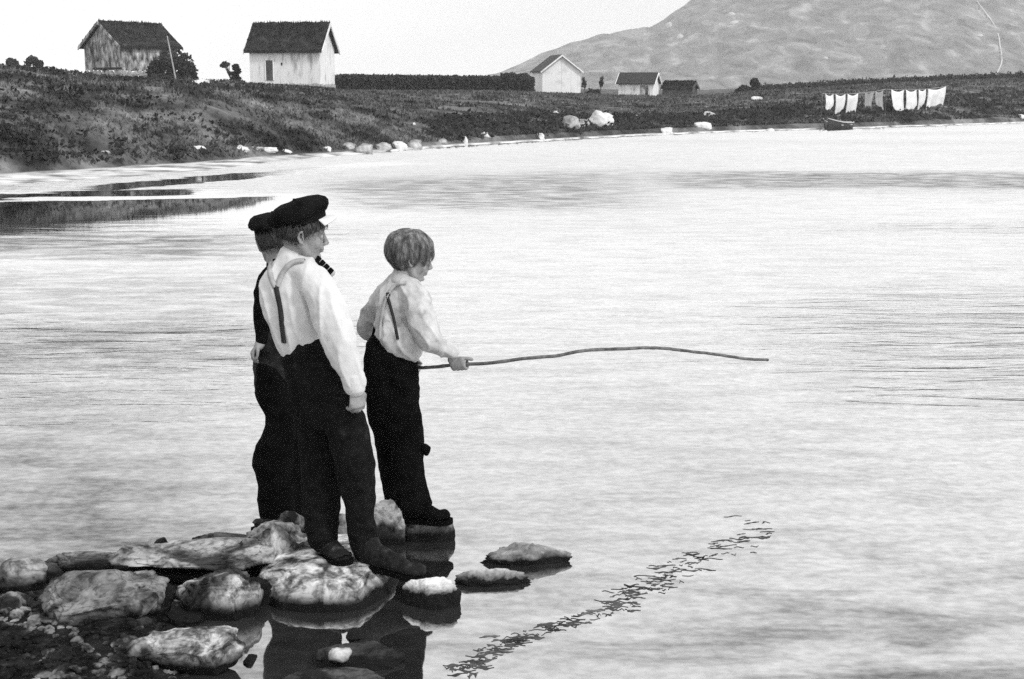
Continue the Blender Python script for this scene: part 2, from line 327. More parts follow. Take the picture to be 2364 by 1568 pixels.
def bankz(X, Y):
    px = colof(X, Y); yw = lerp(YW, px); d = Y - yw + .5 * noise.noise(Vector((X * .5, Y * .2, 0))) + .2 * noise.noise(Vector((X * 2, Y * .6, 0)))
    zt = lerp(ZT, px)
    if d < 0: return max(-.8, d * .12)
    wd = 3.7 + 9.9 * min(1, max(0, (px - 700) / 700)); bw_ = 2.6 * min(1, max(0, (950 - px) / 500))   # width of the flat beach
    z = zt * (1 - math.exp(-max(0, d - bw_) / wd)) + .045 * min(1, d / max(.3, bw_)) + .15 * min(1, d / .3) * min(1, max(0, (px - 950) / 200))
    amp = min(1, max(0, d - bw_) / 5) * (1 if Y < 85 else max(.15, 1 - (Y - 85) / 15))
    z += amp * (.16 * noise.noise(Vector((X * .12, Y * .12, 1))) + .12 * noise.noise(Vector((X * .45, Y * .45, 2))) + .07 * noise.noise(Vector((X * 1.5, Y * 1.5, 3))))
    return z
vs, fs = [], []
NU, NV = 940, 210
for j in range(NV):
    for i in range(NU):
        px = -2600 + 6600 * i / (NU - 1); yw = lerp(YW, px)
        Y = yw - 4 + 3.4 * j / 10 if j < 10 else (yw - .6 + 6.0 * (j - 10) / 70 if j < 80 else yw + 5.4 + ((j - 80) / (NV - 81)) ** 2 * (410 - yw))
        X = (px - CX) / F * .984 * Y
        vs.append((X, Y, bankz(X, Y)))
for j in range(NV - 1):
    for i in range(NU - 1):
        a = j * NU + i; fs.append((a, a + 1, a + 1 + NU, a + NU))
bank = tag(frompy('grassy_bank', vs, fs, M['bank']), kind='structure')
# mountain: a long slope rising to the right, far behind the bank
RIDGE = [(700, 205), (1080, 178), (1150, 166), (1230, 138), (1310, 106), (1400, 84), (1500, 60), (1550, 30), (1600, -5), (1700, -55), (1850, -110), (2100, -160), (2400, -190), (3000, -230), (3800, -180)]
def mz(X, Y):
    px = colof(X, Y); e = (200 - lerp(RIDGE, px)) / 3353
    Yr = 1500.; t = min(1, max(0, (Y - 900) / (Yr - 900)))
    top = H + e * Yr
    z = -6 + (top + 6) * (t ** 1.15)
    if Y > Yr: z = top - (Y - Yr) * .25
    k = min(1, max(0, (top - 4) / 60)) * min(1, t * 3 + .1)
    z += k * (9 * noise.fractal(Vector((X * .008, Y * .008, 0)), 1, 2, 5) + 3 * noise.noise(Vector((X * .05, Y * .05, 4))))
    return z
vs, fs = [], []; NU, NV = 520, 200
for j in range(NV):
    for i in range(NU):
        px = 640 + 3200 * i / (NU - 1); Y = 880 + (j / (NV - 1)) * 1000; X = (px - CX) / F * .984 * Y
        vs.append((X, Y, mz(X, Y)))
for j in range(NV - 1):
    for i in range(NU - 1):
        a = j * NU + i; fs.append((a, a + 1, a + 1 + NU, a + NU))
tag(frompy('mountain', vs, fs, M['mountain']), kind='structure')
def on_mountain(px, py):
    d = ray(px, py); Y = 890.
    while Y < 1870:
        P = C0 + d * (Y / d.y)
        if mz(P.x, P.y) > P.z: return P
        Y += 4
    return None
# snow patches and a pale stream on the mountain
def blobpatch(name, px, py, rx, ry, mat):
    P = on_mountain(px, py)
    if P is None: return None
    s = mpp(P); bm = bmesh.new(); bmesh.ops.create_icosphere(bm, subdivisions=3, radius=1)
    for v in bm.verts:
        n = v.co.copy(); k = 1 + .35 * noise.noise(n * 1.7 + Vector((px, py, 0)))
        v.co = Vector((n.x * rx * s * k, n.y * 5, n.z * ry * s * k)) + P
    return frombm(name, bm, mat)
for i, (px, py, rx, ry, lb) in enumerate([(1690, 36, 9, 8, 'snow patch high on the mountain, upper of two side by side'), (1696, 55, 11, 7, 'snow patch high on the mountain just below another patch'), (1546, 62, 7, 10, 'elongated snow patch near the left ridge of the mountain'),
        (1570, 88, 7, 9, 'snow patch low under the left ridge of the mountain'), (1906, 136, 5, 5, 'small snow patch low in the middle of the mountain'), (2260, 84, 9, 5, 'snow patch left of the pale stream on the mountain')]):
    o = blobpatch('snow_patch', px, py, rx, ry, M['snow'])
    if o: tag(recentre(o), lb, 'snow patch', 'snow patches on the mountain')
bm = bmesh.new(); pts = []
for px, py in [(2255, 5), (2272, 28), (2290, 52), (2303, 80), (2308, 110), (2312, 140), (2306, 160), (2296, 178)]:
    P = on_mountain(px, py)
    if P: pts.append((P + Vector((0, -1, .5)), 2.0 * mpp(P), 1.2 * mpp(P)))
if len(pts) > 2:
    tube(bm, smoothpath(pts, 4), segs=8); tag(recentre(frombm('mountain_stream', bm, M['snow'])), 'thin pale stream running down the right side of the mountain', 'stream')
def ground(X, Y): return bankz(X, Y)
def on_bank(px, Y):
    """point on the bank in photo column px at distance Y"""
    X = (px - CX) / F * .984 * Y; return Vector((X, Y, bankz(X, Y)))
def bank_hit(px, py):
    d = ray(px, py); Y = lerp(YW, px) - 3
    while Y < 400:
        P = C0 + d * (Y / d.y)
        if bankz(P.x, P.y) > P.z: return P
        Y += .25
    P = C0 + d * (150 / d.y); return P
# grass on the bank: stuff
vs, fs = [], []
for k in range(130000):
    px = random.uniform(-1300, 2700) if k % 5 == 0 else random.uniform(-150, 2520); yw = lerp(YW, px); Y = yw + .6 + (random.random() ** 2.2) * 75
    P = on_bank(px, Y)
    if P.z < .12: continue
    if nzv(P, .35) + .9 * nzv(P, 1.3) < random.uniform(-.6, .3): continue
    h = random.uniform(.04, .13) * (1 + max(0, (Y - 60)) * .01); wd = h * .4
    for q in range(2):
        a = random.uniform(0, math.pi); dx, dy = math.cos(a) * wd, math.sin(a) * wd; lx, ly = random.uniform(-.1, .1), random.uniform(-.1, .1)
        b0 = len(vs); vs += [(P.x - dx, P.y - dy, P.z - .03), (P.x + dx, P.y + dy, P.z - .03), (P.x + lx, P.y + ly, P.z + h)]; fs.append((b0, b0 + 1, b0 + 2))
tag(frompy('grass', vs, fs, M['blade'], smooth=False), 'rough grass tufts covering the far bank', 'grass', kind='stuff')

# ---------------------------------------------------------------- stones
def rock_mesh(a, b, c, seed, sub=5, power=.8, lump=.16, cuts=5, und=.0):
    bm = bmesh.new(); bmesh.ops.create_icosphere(bm, subdivisions=sub, radius=1)
    rnd = random.Random(seed); off = Vector((rnd.uniform(-50, 50), rnd.uniform(-50, 50), rnd.uniform(-50, 50)))
    pl = []
    for _ in range(cuts):
        n = Vector((rnd.gauss(0, 1), rnd.gauss(0, 1), rnd.gauss(.2, .8))).normalized(); pl.append((n, rnd.uniform(.66, .88)))
    for v in bm.verts:
        n = v.co.normalized()
        p = Vector([math.copysign(abs(x) ** power, x) for x in n]); p = p / max(.001, (abs(p.x) ** 2.4 + abs(p.y) ** 2.4 + abs(p.z) ** 2.4) ** (1 / 2.4))
        for q, dd in pl:
            e = p.dot(q) - dd
            if e > 0: p = p - q * e * .85
        k = 1 + lump * noise.fractal(n * 1.3 + off, 1, 2, 3) + lump * .5 * noise.fractal(n * 4 + off, .8, 2.1, 5)
        p = p * k
        if p.z < 0: p.x *= 1 - und * min(1, -p.z); p.y *= 1 - und * min(1, -p.z)
        v.co = Vector((p.x * a, p.y * b, p.z * c))
    return bm
def stone(x0, x1, ytop, ybot, h, label, mat, seed, z0=0., up=.35, name='boulder', group='stones in the shallows by the boys', roll=0., yaw=0., pitch=0., sub=5, power=.8, lump=.16, cuts=5, und=0., bmin=.05):
    """a stone seen between columns x0..x1, its foot at row ybot on height z0, its far rim at row ytop; h tall"""
    cx = (x0 + x1) / 2; Pf = hitz(cx, ybot, z0); Pb = hitz(cx, ytop, z0 + .8 * h)
    b = max(bmin, (Pb.y - Pf.y) / 1.8); Yc = Pf.y + b * .95
    s = mpp(Vector((Pf.x, Yc, z0 + h / 2))); a = (x1 - x0) / 2 * s
    X = (cx - CX) * s
    bm = rock_mesh(a, b, h * (1 - up * .5) , seed, sub, power, lump, cuts, und)
    rot = Matrix.Rotation(yaw, 4, 'Z') @ Matrix.Rotation(roll, 4, 'Y') @ Matrix.Rotation(pitch, 4, 'X')
    bmesh.ops.transform(bm, matrix=rot, verts=bm.verts)
    o = frombm(name, bm, mat); o.location = (X, Yc, z0 + h * up * .5)
    tag(o, label, 'rock', group); return o
ST = stone
main_rock = ST(596, 956, 1226, 1412, .118, 'broad pale mottled boulder the boy in the white shirt stands on', M['rock_bright'], 5, sub=6, power=.5, lump=.07, cuts=4, up=.1)
ST(268, 632, 1240, 1316, .05, 'wide flat grey slab with a black overhanging front edge', M['rock_slab'], 11, z0=.085, up=.3, sub=6, power=.5, lump=.14, cuts=6, pitch=R(5), und=.5)
ST(285, 600, 1262, 1352, .09, 'black rock added as painted shade under the wide flat slab', M['rock_gap_shade'], 12, up=.5, cuts=6)
ST(104, 300, 1284, 1330, .08, 'flat grey slab behind the largest slab with a dark broken edge', M['rock_slab'], 13, up=.7, sub=6, power=.5, lump=.16, cuts=8, und=.4)
ST(18, 150, 1304, 1348, .07, 'dark flat slab at the left edge behind the largest slab', M['rock_dark'], 14, up=.6, power=.5, lump=.16, cuts=7)
ST(455, 610, 1236, 1270, .06, 'low grey slab between the flat slab and the boots of the hidden boy', M['rock_slab'], 16, up=.6, power=.55, lump=.16, cuts=7)
ST(250, 420, 1345, 1420, .07, 'black slab added as gap shade between the largest slab and the rounded boulder', M['rock_gap_shade'], 17, up=.6, power=.55, lump=.18, cuts=8)
ST(560, 640, 1330, 1400, .08, 'black rock painted as the shade between the two mottled boulders', M['rock_gap_shade'], 18, up=.4)
ST(398, 604, 1312, 1440, .17, 'rounded mottled boulder in front of the flat slab', M['rock_mottled'], 21, sub=6, lump=.16, cuts=11, power=.6, up=.6, und=.3)
ST(64, 395, 1312, 1468, .15, 'largest grey slab at the left edge, tilted up to the right', M['rock_grey'], 31, roll=R(-8), sub=6, lump=.16, cuts=9, power=.55, up=.65, yaw=R(8), und=.4)
ST(292, 556, 1432, 1568, .15, 'oval mottled boulder on the gravel at the bottom left', M['rock_mottled'], 45, sub=6, lump=.14, cuts=11, power=.65, up=.6, yaw=R(-8), und=.35)
ST(-20, 112, 1288, 1372, .10, 'small pale rock at the left edge above the dark gap', M['rock_slab'], 51)
ST(-10, 86, 1360, 1440, .08, 'dark rock at the left edge left of the large slab', M['rock_dark'], 52)
ST(18, 78, 1415, 1462, .07, 'small white stone at the left edge below the dark rock', M['rock_pale'], 53, up=.8)
ST(283, 330, 1398, 1442, .07, 'small white stone in the dark gap, left of a pair', M['rock_pale'], 54, sub=4, up=.9)
ST(318, 372, 1396, 1440, .07, 'small half white half dark stone in the gap, right of a pair', M['rock_mottled'], 55, sub=4, up=.9)
ST(388, 424, 1406, 1434, .055, 'small angular white stone under the rounded boulder', M['rock_pale'], 56, sub=4, cuts=9, up=.9)
ST(226, 372, 1424, 1470, .05, 'thin dark slab lying behind the oval boulder', M['rock_dark'], 57)
ST(926, 1062, 1336, 1408, .10, 'white topped boulder with a black wet side beside the boot toe', M['rock_pale'], 61, sub=6, lump=.14, cuts=7, power=.7, up=.25)
ST(1058, 1216, 1322, 1354, .05, 'low pale stone with a dark rim between two others in the water', M['rock_flat'], 62, up=.25, power=1.1, lump=.22)
ST(1106, 1302, 1258, 1306, .07, 'farthest right stone in the water with a pale top and pointed ends', M['rock_flat'], 63, up=.25, power=1.1, lump=.25)
perch = ST(920, 1048, 1198, 1252, .15, 'dark flat topped rock the fishing boy stands on', M['rock_dark'], 64, sub=5, power=.6, lump=.08, up=.2)
ST(842, 932, 1180, 1262, .17, 'speckled pointed rock between the white shirted boy and the fishing boy', M['rock_slab'], 65, up=.3)
ST(552, 720, 1208, 1284, .14, 'grey rock under the boots of the boy standing behind', M['rock_slab'], 66, power=.6, up=.2)
ST(534, 640, 1246, 1342, .13, 'rock with a white rim and a black hollow left of the main boulder', M['rock_dark'], 67, up=.4)
ST(600, 700, 1244, 1330, .19, 'dark upright stone leaning on the left of the main boulder', M['rock_mottled'], 74, up=.3)
ST(720, 926, 1474, 1548, .045, 'half sunken grey rock in the dark reflection at the bottom', M['rock_grey'], 68, up=.2)
ST(636, 905, 1540, 1620, .05, 'half sunken rock cut by the bottom edge of the picture', M['rock_grey'], 69, up=.2)
ST(357, 388, 1250, 1268, .03, 'tiny dark rock tip poking from the water behind the flat slab', M['rock_dark'], 70, sub=3)
ST(562, 592, 1518, 1538, .02, 'tiny dark stone in the bright water by the oval boulder', M['rock_dark'], 71, sub=3)
ST(800, 838, 1452, 1486, .03, 'small pale stone standing in for bright water in the dark reflection, upper of two', M['rock_pale'], 72, sub=4, cuts=9, z0=.02, up=.6)  # this and the next paint bright water showing within the reflection
ST(756, 812, 1500, 1532, .03, 'small pale stone standing in for bright water before the half sunken rock', M['rock_pale'], 73, sub=4, cuts=9, z0=.05, up=.6)
ST(195, 285, 1284, 1316, .06, 'low grey rock behind the largest slab', M['rock_slab'], 75, sub=4)
ST(95, 200, 1290, 1322, .05, 'low dark speckled rock behind the largest slab, farther left', M['rock_mottled'], 76, sub=4)
ST(440, 560, 1244, 1268, .05, 'low dark edged rock behind the flat slab', M['rock_mottled'], 77, sub=4)
ST(5, 62, 1392, 1424, .05, 'small dark stone wedged at the left edge', M['rock_dark'], 78, sub=4)
ST(636, 720, 1200, 1250, .12, 'grey stone under the heels of the white shirted boy', M['rock_mottled'], 80, up=.4, power=.6)
ST(700, 860, 1212, 1268, .13, 'dark stone behind the boots of the white shirted boy', M['rock_dark'], 81, up=.4, power=.6, lump=.2)
ST(120, 230, 1440, 1475, .05, 'small dark slab on the gravel below the largest slab', M['rock_dark'], 82, up=.6, power=.6, cuts=8)
ST(380, 470, 1420, 1448, .05, 'black stone standing in for the shade under the rounded boulder', M['rock_gap_shade'], 83, up=.5)
ST(20, 110, 1472, 1510, .05, 'grey stone on the gravel at the left edge', M['rock_grey'], 84, up=.6, power=.6, cuts=8)
# gravel beach, lower left
def beachz(X, Y):
    P = Vector((X, Y, 0)); s = mpp(P); px = CX + X / s
    z = .045 - max(0, px - 300) / 260 * .10 - max(0, Y - 4.95) * .3
    return z + .018 * noise.noise(Vector((X * 5, Y * 5, 0)))
vs, fs = [], []; NU, NV = 150, 130
for j in range(NV):
    for i in range(NU):
        X = -4.5 + 4.4 * i / (NU - 1); Y = 2.2 + 4.0 * j / (NV - 1); vs.append((X, Y, beachz(X, Y)))
for j in range(NV - 1):
    for i in range(NU - 1): a = j * NU + i; fs.append((a, a + 1, a + 1 + NU, a + NU))
tag(frompy('gravel_shore', vs, fs, M['pebbleground']), kind='structure')
vs, fs = [], []
tmp = bmesh.new(); bmesh.ops.create_icosphere(tmp, subdivisions=2, radius=1); IV = [v.co.copy() for v in tmp.verts]; IF = [[v.index for v in f.verts] for f in tmp.faces]; tmp.free()
for k in range(5200):
    X = random.uniform(-3.2, -.6); Y = random.uniform(3.4, 5.3); z = beachz(X, Y)
    if z < -.005 or (Y > 4.95 and random.random() < .75): continue
    r = random.uniform(.006, .016) * (1.8 if random.random() < .12 else 1); q = Vector((random.uniform(.8, 1.5), random.uniform(.7, 1.2), random.uniform(.4, .7))) * r
    rz = Matrix.Rotation(random.uniform(0, 3), 3, 'Z') @ Matrix.Rotation(random.uniform(-.4, .4), 3, 'X'); b0 = len(vs); sd = Vector((k, 0, 0))
    for v in IV:
        vv = v * (1 + .5 * noise.noise(v * 1.6 + sd)); vs.append(rz @ Vector((vv.x * q.x, vv.y * q.y, vv.z * q.z)) + Vector((X, Y, z + q.z * .4)))
    fs += [[b0 + i for i in f] for f in IF]
tag(frompy('pebbles', vs, fs, M['pebble'], None, False), 'dark and pale pebbles on the shore at the lower left', 'pebbles', kind='stuff')

# ---------------------------------------------------------------- far shore stones
def bstone(x0, x1, y0, y1, label, mat, seed, wet=False):
    P = hitz((x0 + x1) / 2, y1, .0) if wet else bank_hit((x0 + x1) / 2, y1)
    s = mpp(P); a = (x1 - x0) / 2 * s; c = (y1 - y0) * s
    bm = rock_mesh(a, a * .8, c * .62, seed, 4, .8, .2, 6)
    o = frombm('shore_stone', bm, mat); o.location = P + Vector((0, a * .5, c * .38)); tag(o, label, 'rock', 'stones along the far shore'); return o
BS = [(1354, 1415, 256, 294, 'largest pale boulder on the far bank below the small shed', 'pale_rock'),
 (1297, 1338, 268, 303, 'boulder with a pale foot left of the largest boulder on the bank', 'mid_rock'),
 (1330, 1362, 276, 294, 'small grey stone leaning on the largest bank boulder', 'mid_rock'),
 (1110, 1134, 305, 320, 'white rounded stone on the far shore above its near twin', 'pale_rock'),
 (1063, 1081, 316, 335, 'white round stone right at the waterline below the hedge', 'pale_rock'),
 (1236, 1260, 308, 322, 'pale stone on the shore below the white gabled shed', 'pale_rock'),
 (1277, 1289, 256, 264, 'tiny pale stone on the slope below the white gabled shed', 'pale_rock'),
 (1600, 1643, 281, 299, 'wide pale stone at the waterline below the dark low hut', 'pale_rock'),
 (1624, 1650, 257, 270, 'flat pale stone on the slope below the dark low hut', 'pale_rock'),
 (1522, 1558, 295, 312, 'low pale stone at the waterline below the white plank shed', 'pale_rock'),
 (746, 765, 337, 350, 'white round stone at the shore below the storehouse corner', 'pale_rock'),
 (430, 474, 337, 350, 'flat pale stone on the bank below the barn bush', 'pale_rock'),
 (222, 258, 348, 356, 'small flat pale stone on the bank below the barn', 'mid_rock'),
 (534, 572, 336, 352, 'leftmost stone of the pale row below the storehouse', 'pale_rock'),
 (568, 606, 336, 350, 'second stone from the left in the pale row below the storehouse', 'mid_rock'),
 (600, 640, 340, 352, 'third stone from the left in the pale row below the storehouse', 'pale_rock'),
 (636, 672, 345, 357, 'rightmost stone of the pale row below the storehouse', 'pale_rock'),
 (786, 822, 330, 348, 'grey stone at the waterline right of the white round stone', 'mid_rock'),
 (820, 860, 330, 354, 'tall grey stone at the waterline right of the storehouse', 'mid_rock'),
 (866, 905, 330, 350, 'speckled stone at the waterline below the left end of the hedge', 'mid_rock'),
 (902, 940, 324, 348, 'speckled stone beside another below the hedge', 'pale_rock'),
 (936, 978, 324, 346, 'long speckled stone at the waterline below the middle of the hedge', 'mid_rock'),
 (1010, 1035, 320, 334, 'dark grey stone at the shore left of the white round stone', 'mid_rock'),
 (950, 960, 283, 290, 'tiny pale stone high on the slope below the hedge', 'pale_rock'),
 (1735, 1760, 222, 232, 'small pale stone on the bank right of the dark bush', 'pale_rock'),
 (1770, 1790, 296, 305, 'small pale stone at the waterline left of the rowing boat', 'pale_rock'),
 (2345, 2368, 264, 275, 'pale stone at the right end of the far shore', 'pale_rock'),
 (430, 482, 184, 195, 'low pale heap of stone between the barn bush and the storehouse', 'pale_rock')]
for i, (a, b, c, d, lb, mt) in enumerate(BS): bstone(a, b, c, d, lb, M[mt], 200 + i)

# ---------------------------------------------------------------- buildings
def building(name, label, K, ang, wid, length, wall_h, ridge_h, wallmat, roofmat, oh=.3, plank=.22, gdir=-1, found=0., group=None, turf=True):
    """K near corner on the ground. The gable runs from K towards gdir*x, turned back by ang; the long side runs the other way.
    ang: angle of the gable wall to the picture plane."""
    K = Vector(K); u = Vector((gdir * math.cos(ang), math.sin(ang), 0)); v = Vector((-gdir * math.sin(ang), math.cos(ang), 0))
    root = empty(name, K); tag(root, label, 'building', group)
    up = Vector((0, 0, 1))
    def P(a, b, z): return K + u * a + v * b + up * z
    th = .06
    def board(bm, a0, b0, a1, b1, z0, z1a, z1b, t):
        """vertical board from (a0,b0) to (a1,b1) in plan; outward offset t"""
        d = (P(a1, b1, 0) - P(a0, b0, 0)).normalized(); n = d.cross(up)
        mid = P(wid / 2, length / 2, 0) - P((a0 + a1) / 2, (b0 + b1) / 2, 0)
        if n.dot(mid) > 0: n = -n
        q = [P(a0, b0, z0), P(a1, b1, z0), P(a1, b1, z1b), P(a0, b0, z1a)]
        outer = [bm.verts.new(x + n * t) for x in q]; inner = [bm.verts.new(x - n * .12) for x in q]
        bm.faces.new(outer); bm.faces.new(inner[::-1])
        for i in range(4): bm.faces.new((outer[i], inner[i], inner[(i + 1) % 4], outer[(i + 1) % 4]))
    bm = bmesh.new(); rnd = random.Random(name)
    def zr(a): return wall_h + (ridge_h - wall_h) * (1 - abs(a - wid / 2) / (wid / 2)) - .05
    for b in (0, length):
        n = max(4, int(wid / plank))
        for i in range(n):
            a0, a1 = wid * i / n + .002, wid * (i + 1) / n - .002
            board(bm, a0, b, a1, b, found + rnd.uniform(0, .05), zr(a0), zr(a1), rnd.uniform(0, .02))
    for a in (0, wid):
        n = max(4, int(length / plank))
        for i in range(n):
            b0, b1 = length * i / n + .002, length * (i + 1) / n - .002
            board(bm, a, b0, a, b1, found + rnd.uniform(0, .05), wall_h, wall_h, rnd.uniform(0, .02))
    bmesh.ops.recalc_face_normals(bm, faces=bm.faces)
    wl = frombm('wall_boards', bm, wallmat, root, False); wl['kind'] = 'stuff'
    # roof: two thick slabs, lumpy when of turf
    for sgn in (0, 1):
        bm = bmesh.new(); na, nb = 14, 26; T = .22 if turf else .09; grid = {}
        for layer in (0, 1):
            for i in range(na + 1):
                for j in range(nb + 1):
                    s_ = i / na; ah = -oh + (wid / 2 + oh) * s_; a = ah if sgn == 0 else wid - ah
                    sl_ = (ridge_h - wall_h) / (wid / 2); z = wall_h + ah * sl_ + .04
                    b = -oh + (length + 2 * oh) * j / nb
                    p = P(a, b, z)
                    if layer:
                        p = p + up * T
                        if turf: p = p + up * (.09 * noise.noise(p * 1.7) + .05 * noise.noise(p * 5))
                    grid[layer, i, j] = bm.verts.new(p)
        for i in range(na):
            for j in range(nb):
                for layer in (0, 1): bm.faces.new([grid[layer, i, j], grid[layer, i + 1, j], grid[layer, i + 1, j + 1], grid[layer, i, j + 1]][::1 if layer else -1])
        for i in range(na):
            for j in (0, nb): bm.faces.new([grid[0, i, j], grid[0, i + 1, j], grid[1, i + 1, j], grid[1, i, j]])
        for j in range(nb):
            for i in (0, na): bm.faces.new([grid[0, i, j], grid[0, i, j + 1], grid[1, i, j + 1], grid[1, i, j]])
        bmesh.ops.recalc_face_normals(bm, faces=bm.faces)
        roof = frombm('roof', bm, roofmat, root, False)
        for b in (-oh - .04, length + oh + .04):    # barge boards close the roof's gable edges
            bm = bmesh.new(); q = []
            for ah in (-oh, wid / 2):
                a = ah if sgn == 0 else wid - ah; z = wall_h + ah * (ridge_h - wall_h) / (wid / 2)
                q.append(P(a, b, z))
            for dz in (-.06, .20 if turf else .1): q += [q[0] + up * dz, q[1] + up * dz]
            q = q[2:]; o2 = v * .035
            vv = [bm.verts.new(x + o2 * k) for k in (-1, 1) for x in (q[0], q[1], q[3], q[2])]
            for f in ((0, 1, 2, 3), (7, 6, 5, 4), (0, 4, 5, 1), (1, 5, 6, 2), (2, 6, 7, 3), (3, 7, 4, 0)): bm.faces.new([vv[x] for x in f])
            bmesh.ops.recalc_face_normals(bm, faces=bm.faces)
            bb = frombm('barge_board', bm, wallmat, roof, False)
        if turf:                                      # grass growing on the turf
            vs, fs = [], []
            for k in range(900):
                s_ = rnd.random() ** .6; ah = -oh + (wid / 2 + oh) * s_; a = ah if sgn == 0 else wid - ah
                z = wall_h + ah * (ridge_h - wall_h) / (wid / 2) + .04 + T; b = -oh + (length + 2 * oh) * rnd.random()
                p = P(a, b, z - .06); h = rnd.uniform(.08, .28); aa = rnd.uniform(0, 3.14); dx, dy = math.cos(aa) * .07, math.sin(aa) * .07; i0 = len(vs)
                vs += [p + Vector((-dx, -dy, 0)), p + Vector((dx, dy, 0)), p + Vector((rnd.uniform(-.08, .08), rnd.uniform(-.08, .08), h))]; fs.append((i0, i0 + 1, i0 + 2))
            gr = frompy('roof_grass', vs, fs, M['turf'], roof, False); gr['kind'] = 'stuff'
    return root, P
def opening(P, root, a0, b0, a1, b1, z0, z1, mat, outn, name='door', frame=None):
    c = [P(a0, b0, z0), P(a1, b1, z0), P(a1, b1, z1), P(a0, b0, z1)]
    bm = bmesh.new(); vv = [bm.verts.new(x + outn * .045) for x in c] + [bm.verts.new(x - outn * .05) for x in c]
    for f in ((0, 1, 2, 3), (7, 6, 5, 4), (0, 4, 5, 1), (1, 5, 6, 2), (2, 6, 7, 3), (3, 7, 4, 0)): bm.faces.new([vv[x] for x in f])
    bmesh.ops.recalc_face_normals(bm, faces=bm.faces); d = frombm(name, bm, mat, root, False)
    if frame:
        bm = bmesh.new()
        for x, y in ((0, 3), (1, 2), (3, 2)):
            tube(bm, [(c[x] + outn * .05, .05, .04), (c[y] + outn * .05, .05, .04)], segs=4, cap=False)
        frombm('door_frame', bm, frame, d, False)
    return d
def stones_row(P, root, line, n, z0, z1, mat, seed, ln=(.3, .6)):
    """separate foundation stones along a line in plan"""
    rnd = random.Random(seed); (a0, b0), (a1, b1) = line
    bases = []
    for i in range(3):
        bm = rock_mesh(1, .7, 1, seed + i, 2, .6, .15, 5); me = bpy.data.meshes.new('stone'); bm.to_mesh(me); bm.free(); me.materials.append(mat); bases.append(me)
    for i in range(n):
        t = (i + .5) / n; p = P(a0 + (a1 - a0) * t, b0 + (b1 - b0) * t, (z0 + z1) / 2 + rnd.uniform(-.04, .04))
        o = bpy.data.objects.new('stone', bases[i % 3]); COL.objects.link(o); o.parent = root
        d = (P(a1, b1, 0) - P(a0, b0, 0)); L_ = d.length / n * .56
        o.location = p - root.location; o.scale = (L_, .22, (z1 - z0) * .56); o.rotation_euler = (0, rnd.uniform(-.1, .1), math.atan2(d.y, d.x))
# barn
K = at(283, 189, 118.); s = mpp(K)
bank_at = lambda P: bankz(P.x, P.y)
barn, PB = building('barn', 'old grey timber barn with dark turf roof on a stone foundation', K, R(36), 4.75, 5.9, 2.95, 4.75, M['grey_board'], M['turf'], oh=.35, found=.95)
for r_ in range(2):
    stones_row(PB, barn, ((0, 0), (4.75, 0)), 9, r_ * .48 - .1, r_ * .48 + .48, M['fstone'], 5 + r_)
    stones_row(PB, barn, ((0, 0), (0, 5.9)), 11, r_ * .48 - .1, r_ * .48 + .48, M['fstone'], 8 + r_)
gn = Vector((-math.sin(R(36)), -math.cos(R(36)), 0))
opening(PB, barn, 1.9, 0, 2.45, 0, 0, 1.15, M['void'], gn, 'doorway')
bm = bmesh.new(); tube(bm, [(PB(.0, -.08, 1.12), .07, .07), (PB(3.6, -.08, 1.1), .07, .07)], segs=6); frombm('sill_beam', bm, M['tar'], barn)
# storehouse: door side faces the camera
K = at(739, 205, 108.)
be = R(14.5); store, PS = building('storehouse', 'whitewashed storehouse with thick dark turf roof and one door', K, R(90) - be, 3.0, 5.7, 3.0, 4.75, M['white_board'], M['turf'], oh=.32, found=.32, gdir=1)
sn = Vector((-math.sin(be), -math.cos(be), 0)) ; sn = Vector((PS(0, 0, 0) - PS(1, 0, 0)).normalized())
opening(PS, store, 0, 3.75, 0, 4.4, .62, 2.15, M['dark_board'], sn, 'door', M['white_board'])
opening(PS, store, 0, 3.0, 0, 3.12, 1.75, 1.95, M['void'], sn, 'vent_hole')
stones_row(PS, store, ((0, 0), (0, 5.7)), 9, -.15, .36, M['fstone'], 15)
stones_row(PS, store, ((0, 0), (3.0, 0)), 4, -.15, .36, M['fstone'], 18)
# white gabled shed
K = at(1252, 222, 135.)
shed, PW = building('gabled_shed', 'small bright white shed with its plain gable to the lake', K, R(11), 3.7, 4.6, 2.35, 3.75, M['clean_white'], M['tar'], oh=.22, gdir=1, turf=False, plank=.3)
# it turns a little so that its left roof slope shows
# white plank shed
K = at(1507, 231, 140.)
shed2, P2 = building('plank_shed', 'low pale plank shed with dark sagging roof near the water', K, R(90) - R(20), 2.3, 3.5, 1.65, 2.55, M['white_board'], M['tar'], oh=.22, gdir=1, turf=False, plank=.3)
n2 = (P2(0, 0, 0) - P2(1, 0, 0)).normalized(); opening(P2, shed2, 0, .5, 0, 1.3, 0.05, 1.4, M['grey_board'], n2)
# dark low hut
K = at(1596, 228, 146.)
hut, P3 = building('low_hut', 'low dark hut with turf roof beside the pale plank shed', K, R(90) - R(24), 2.0, 3.1, 1.0, 1.5, M['dark_board'], M['turf'], oh=.15, gdir=1, plank=.3)

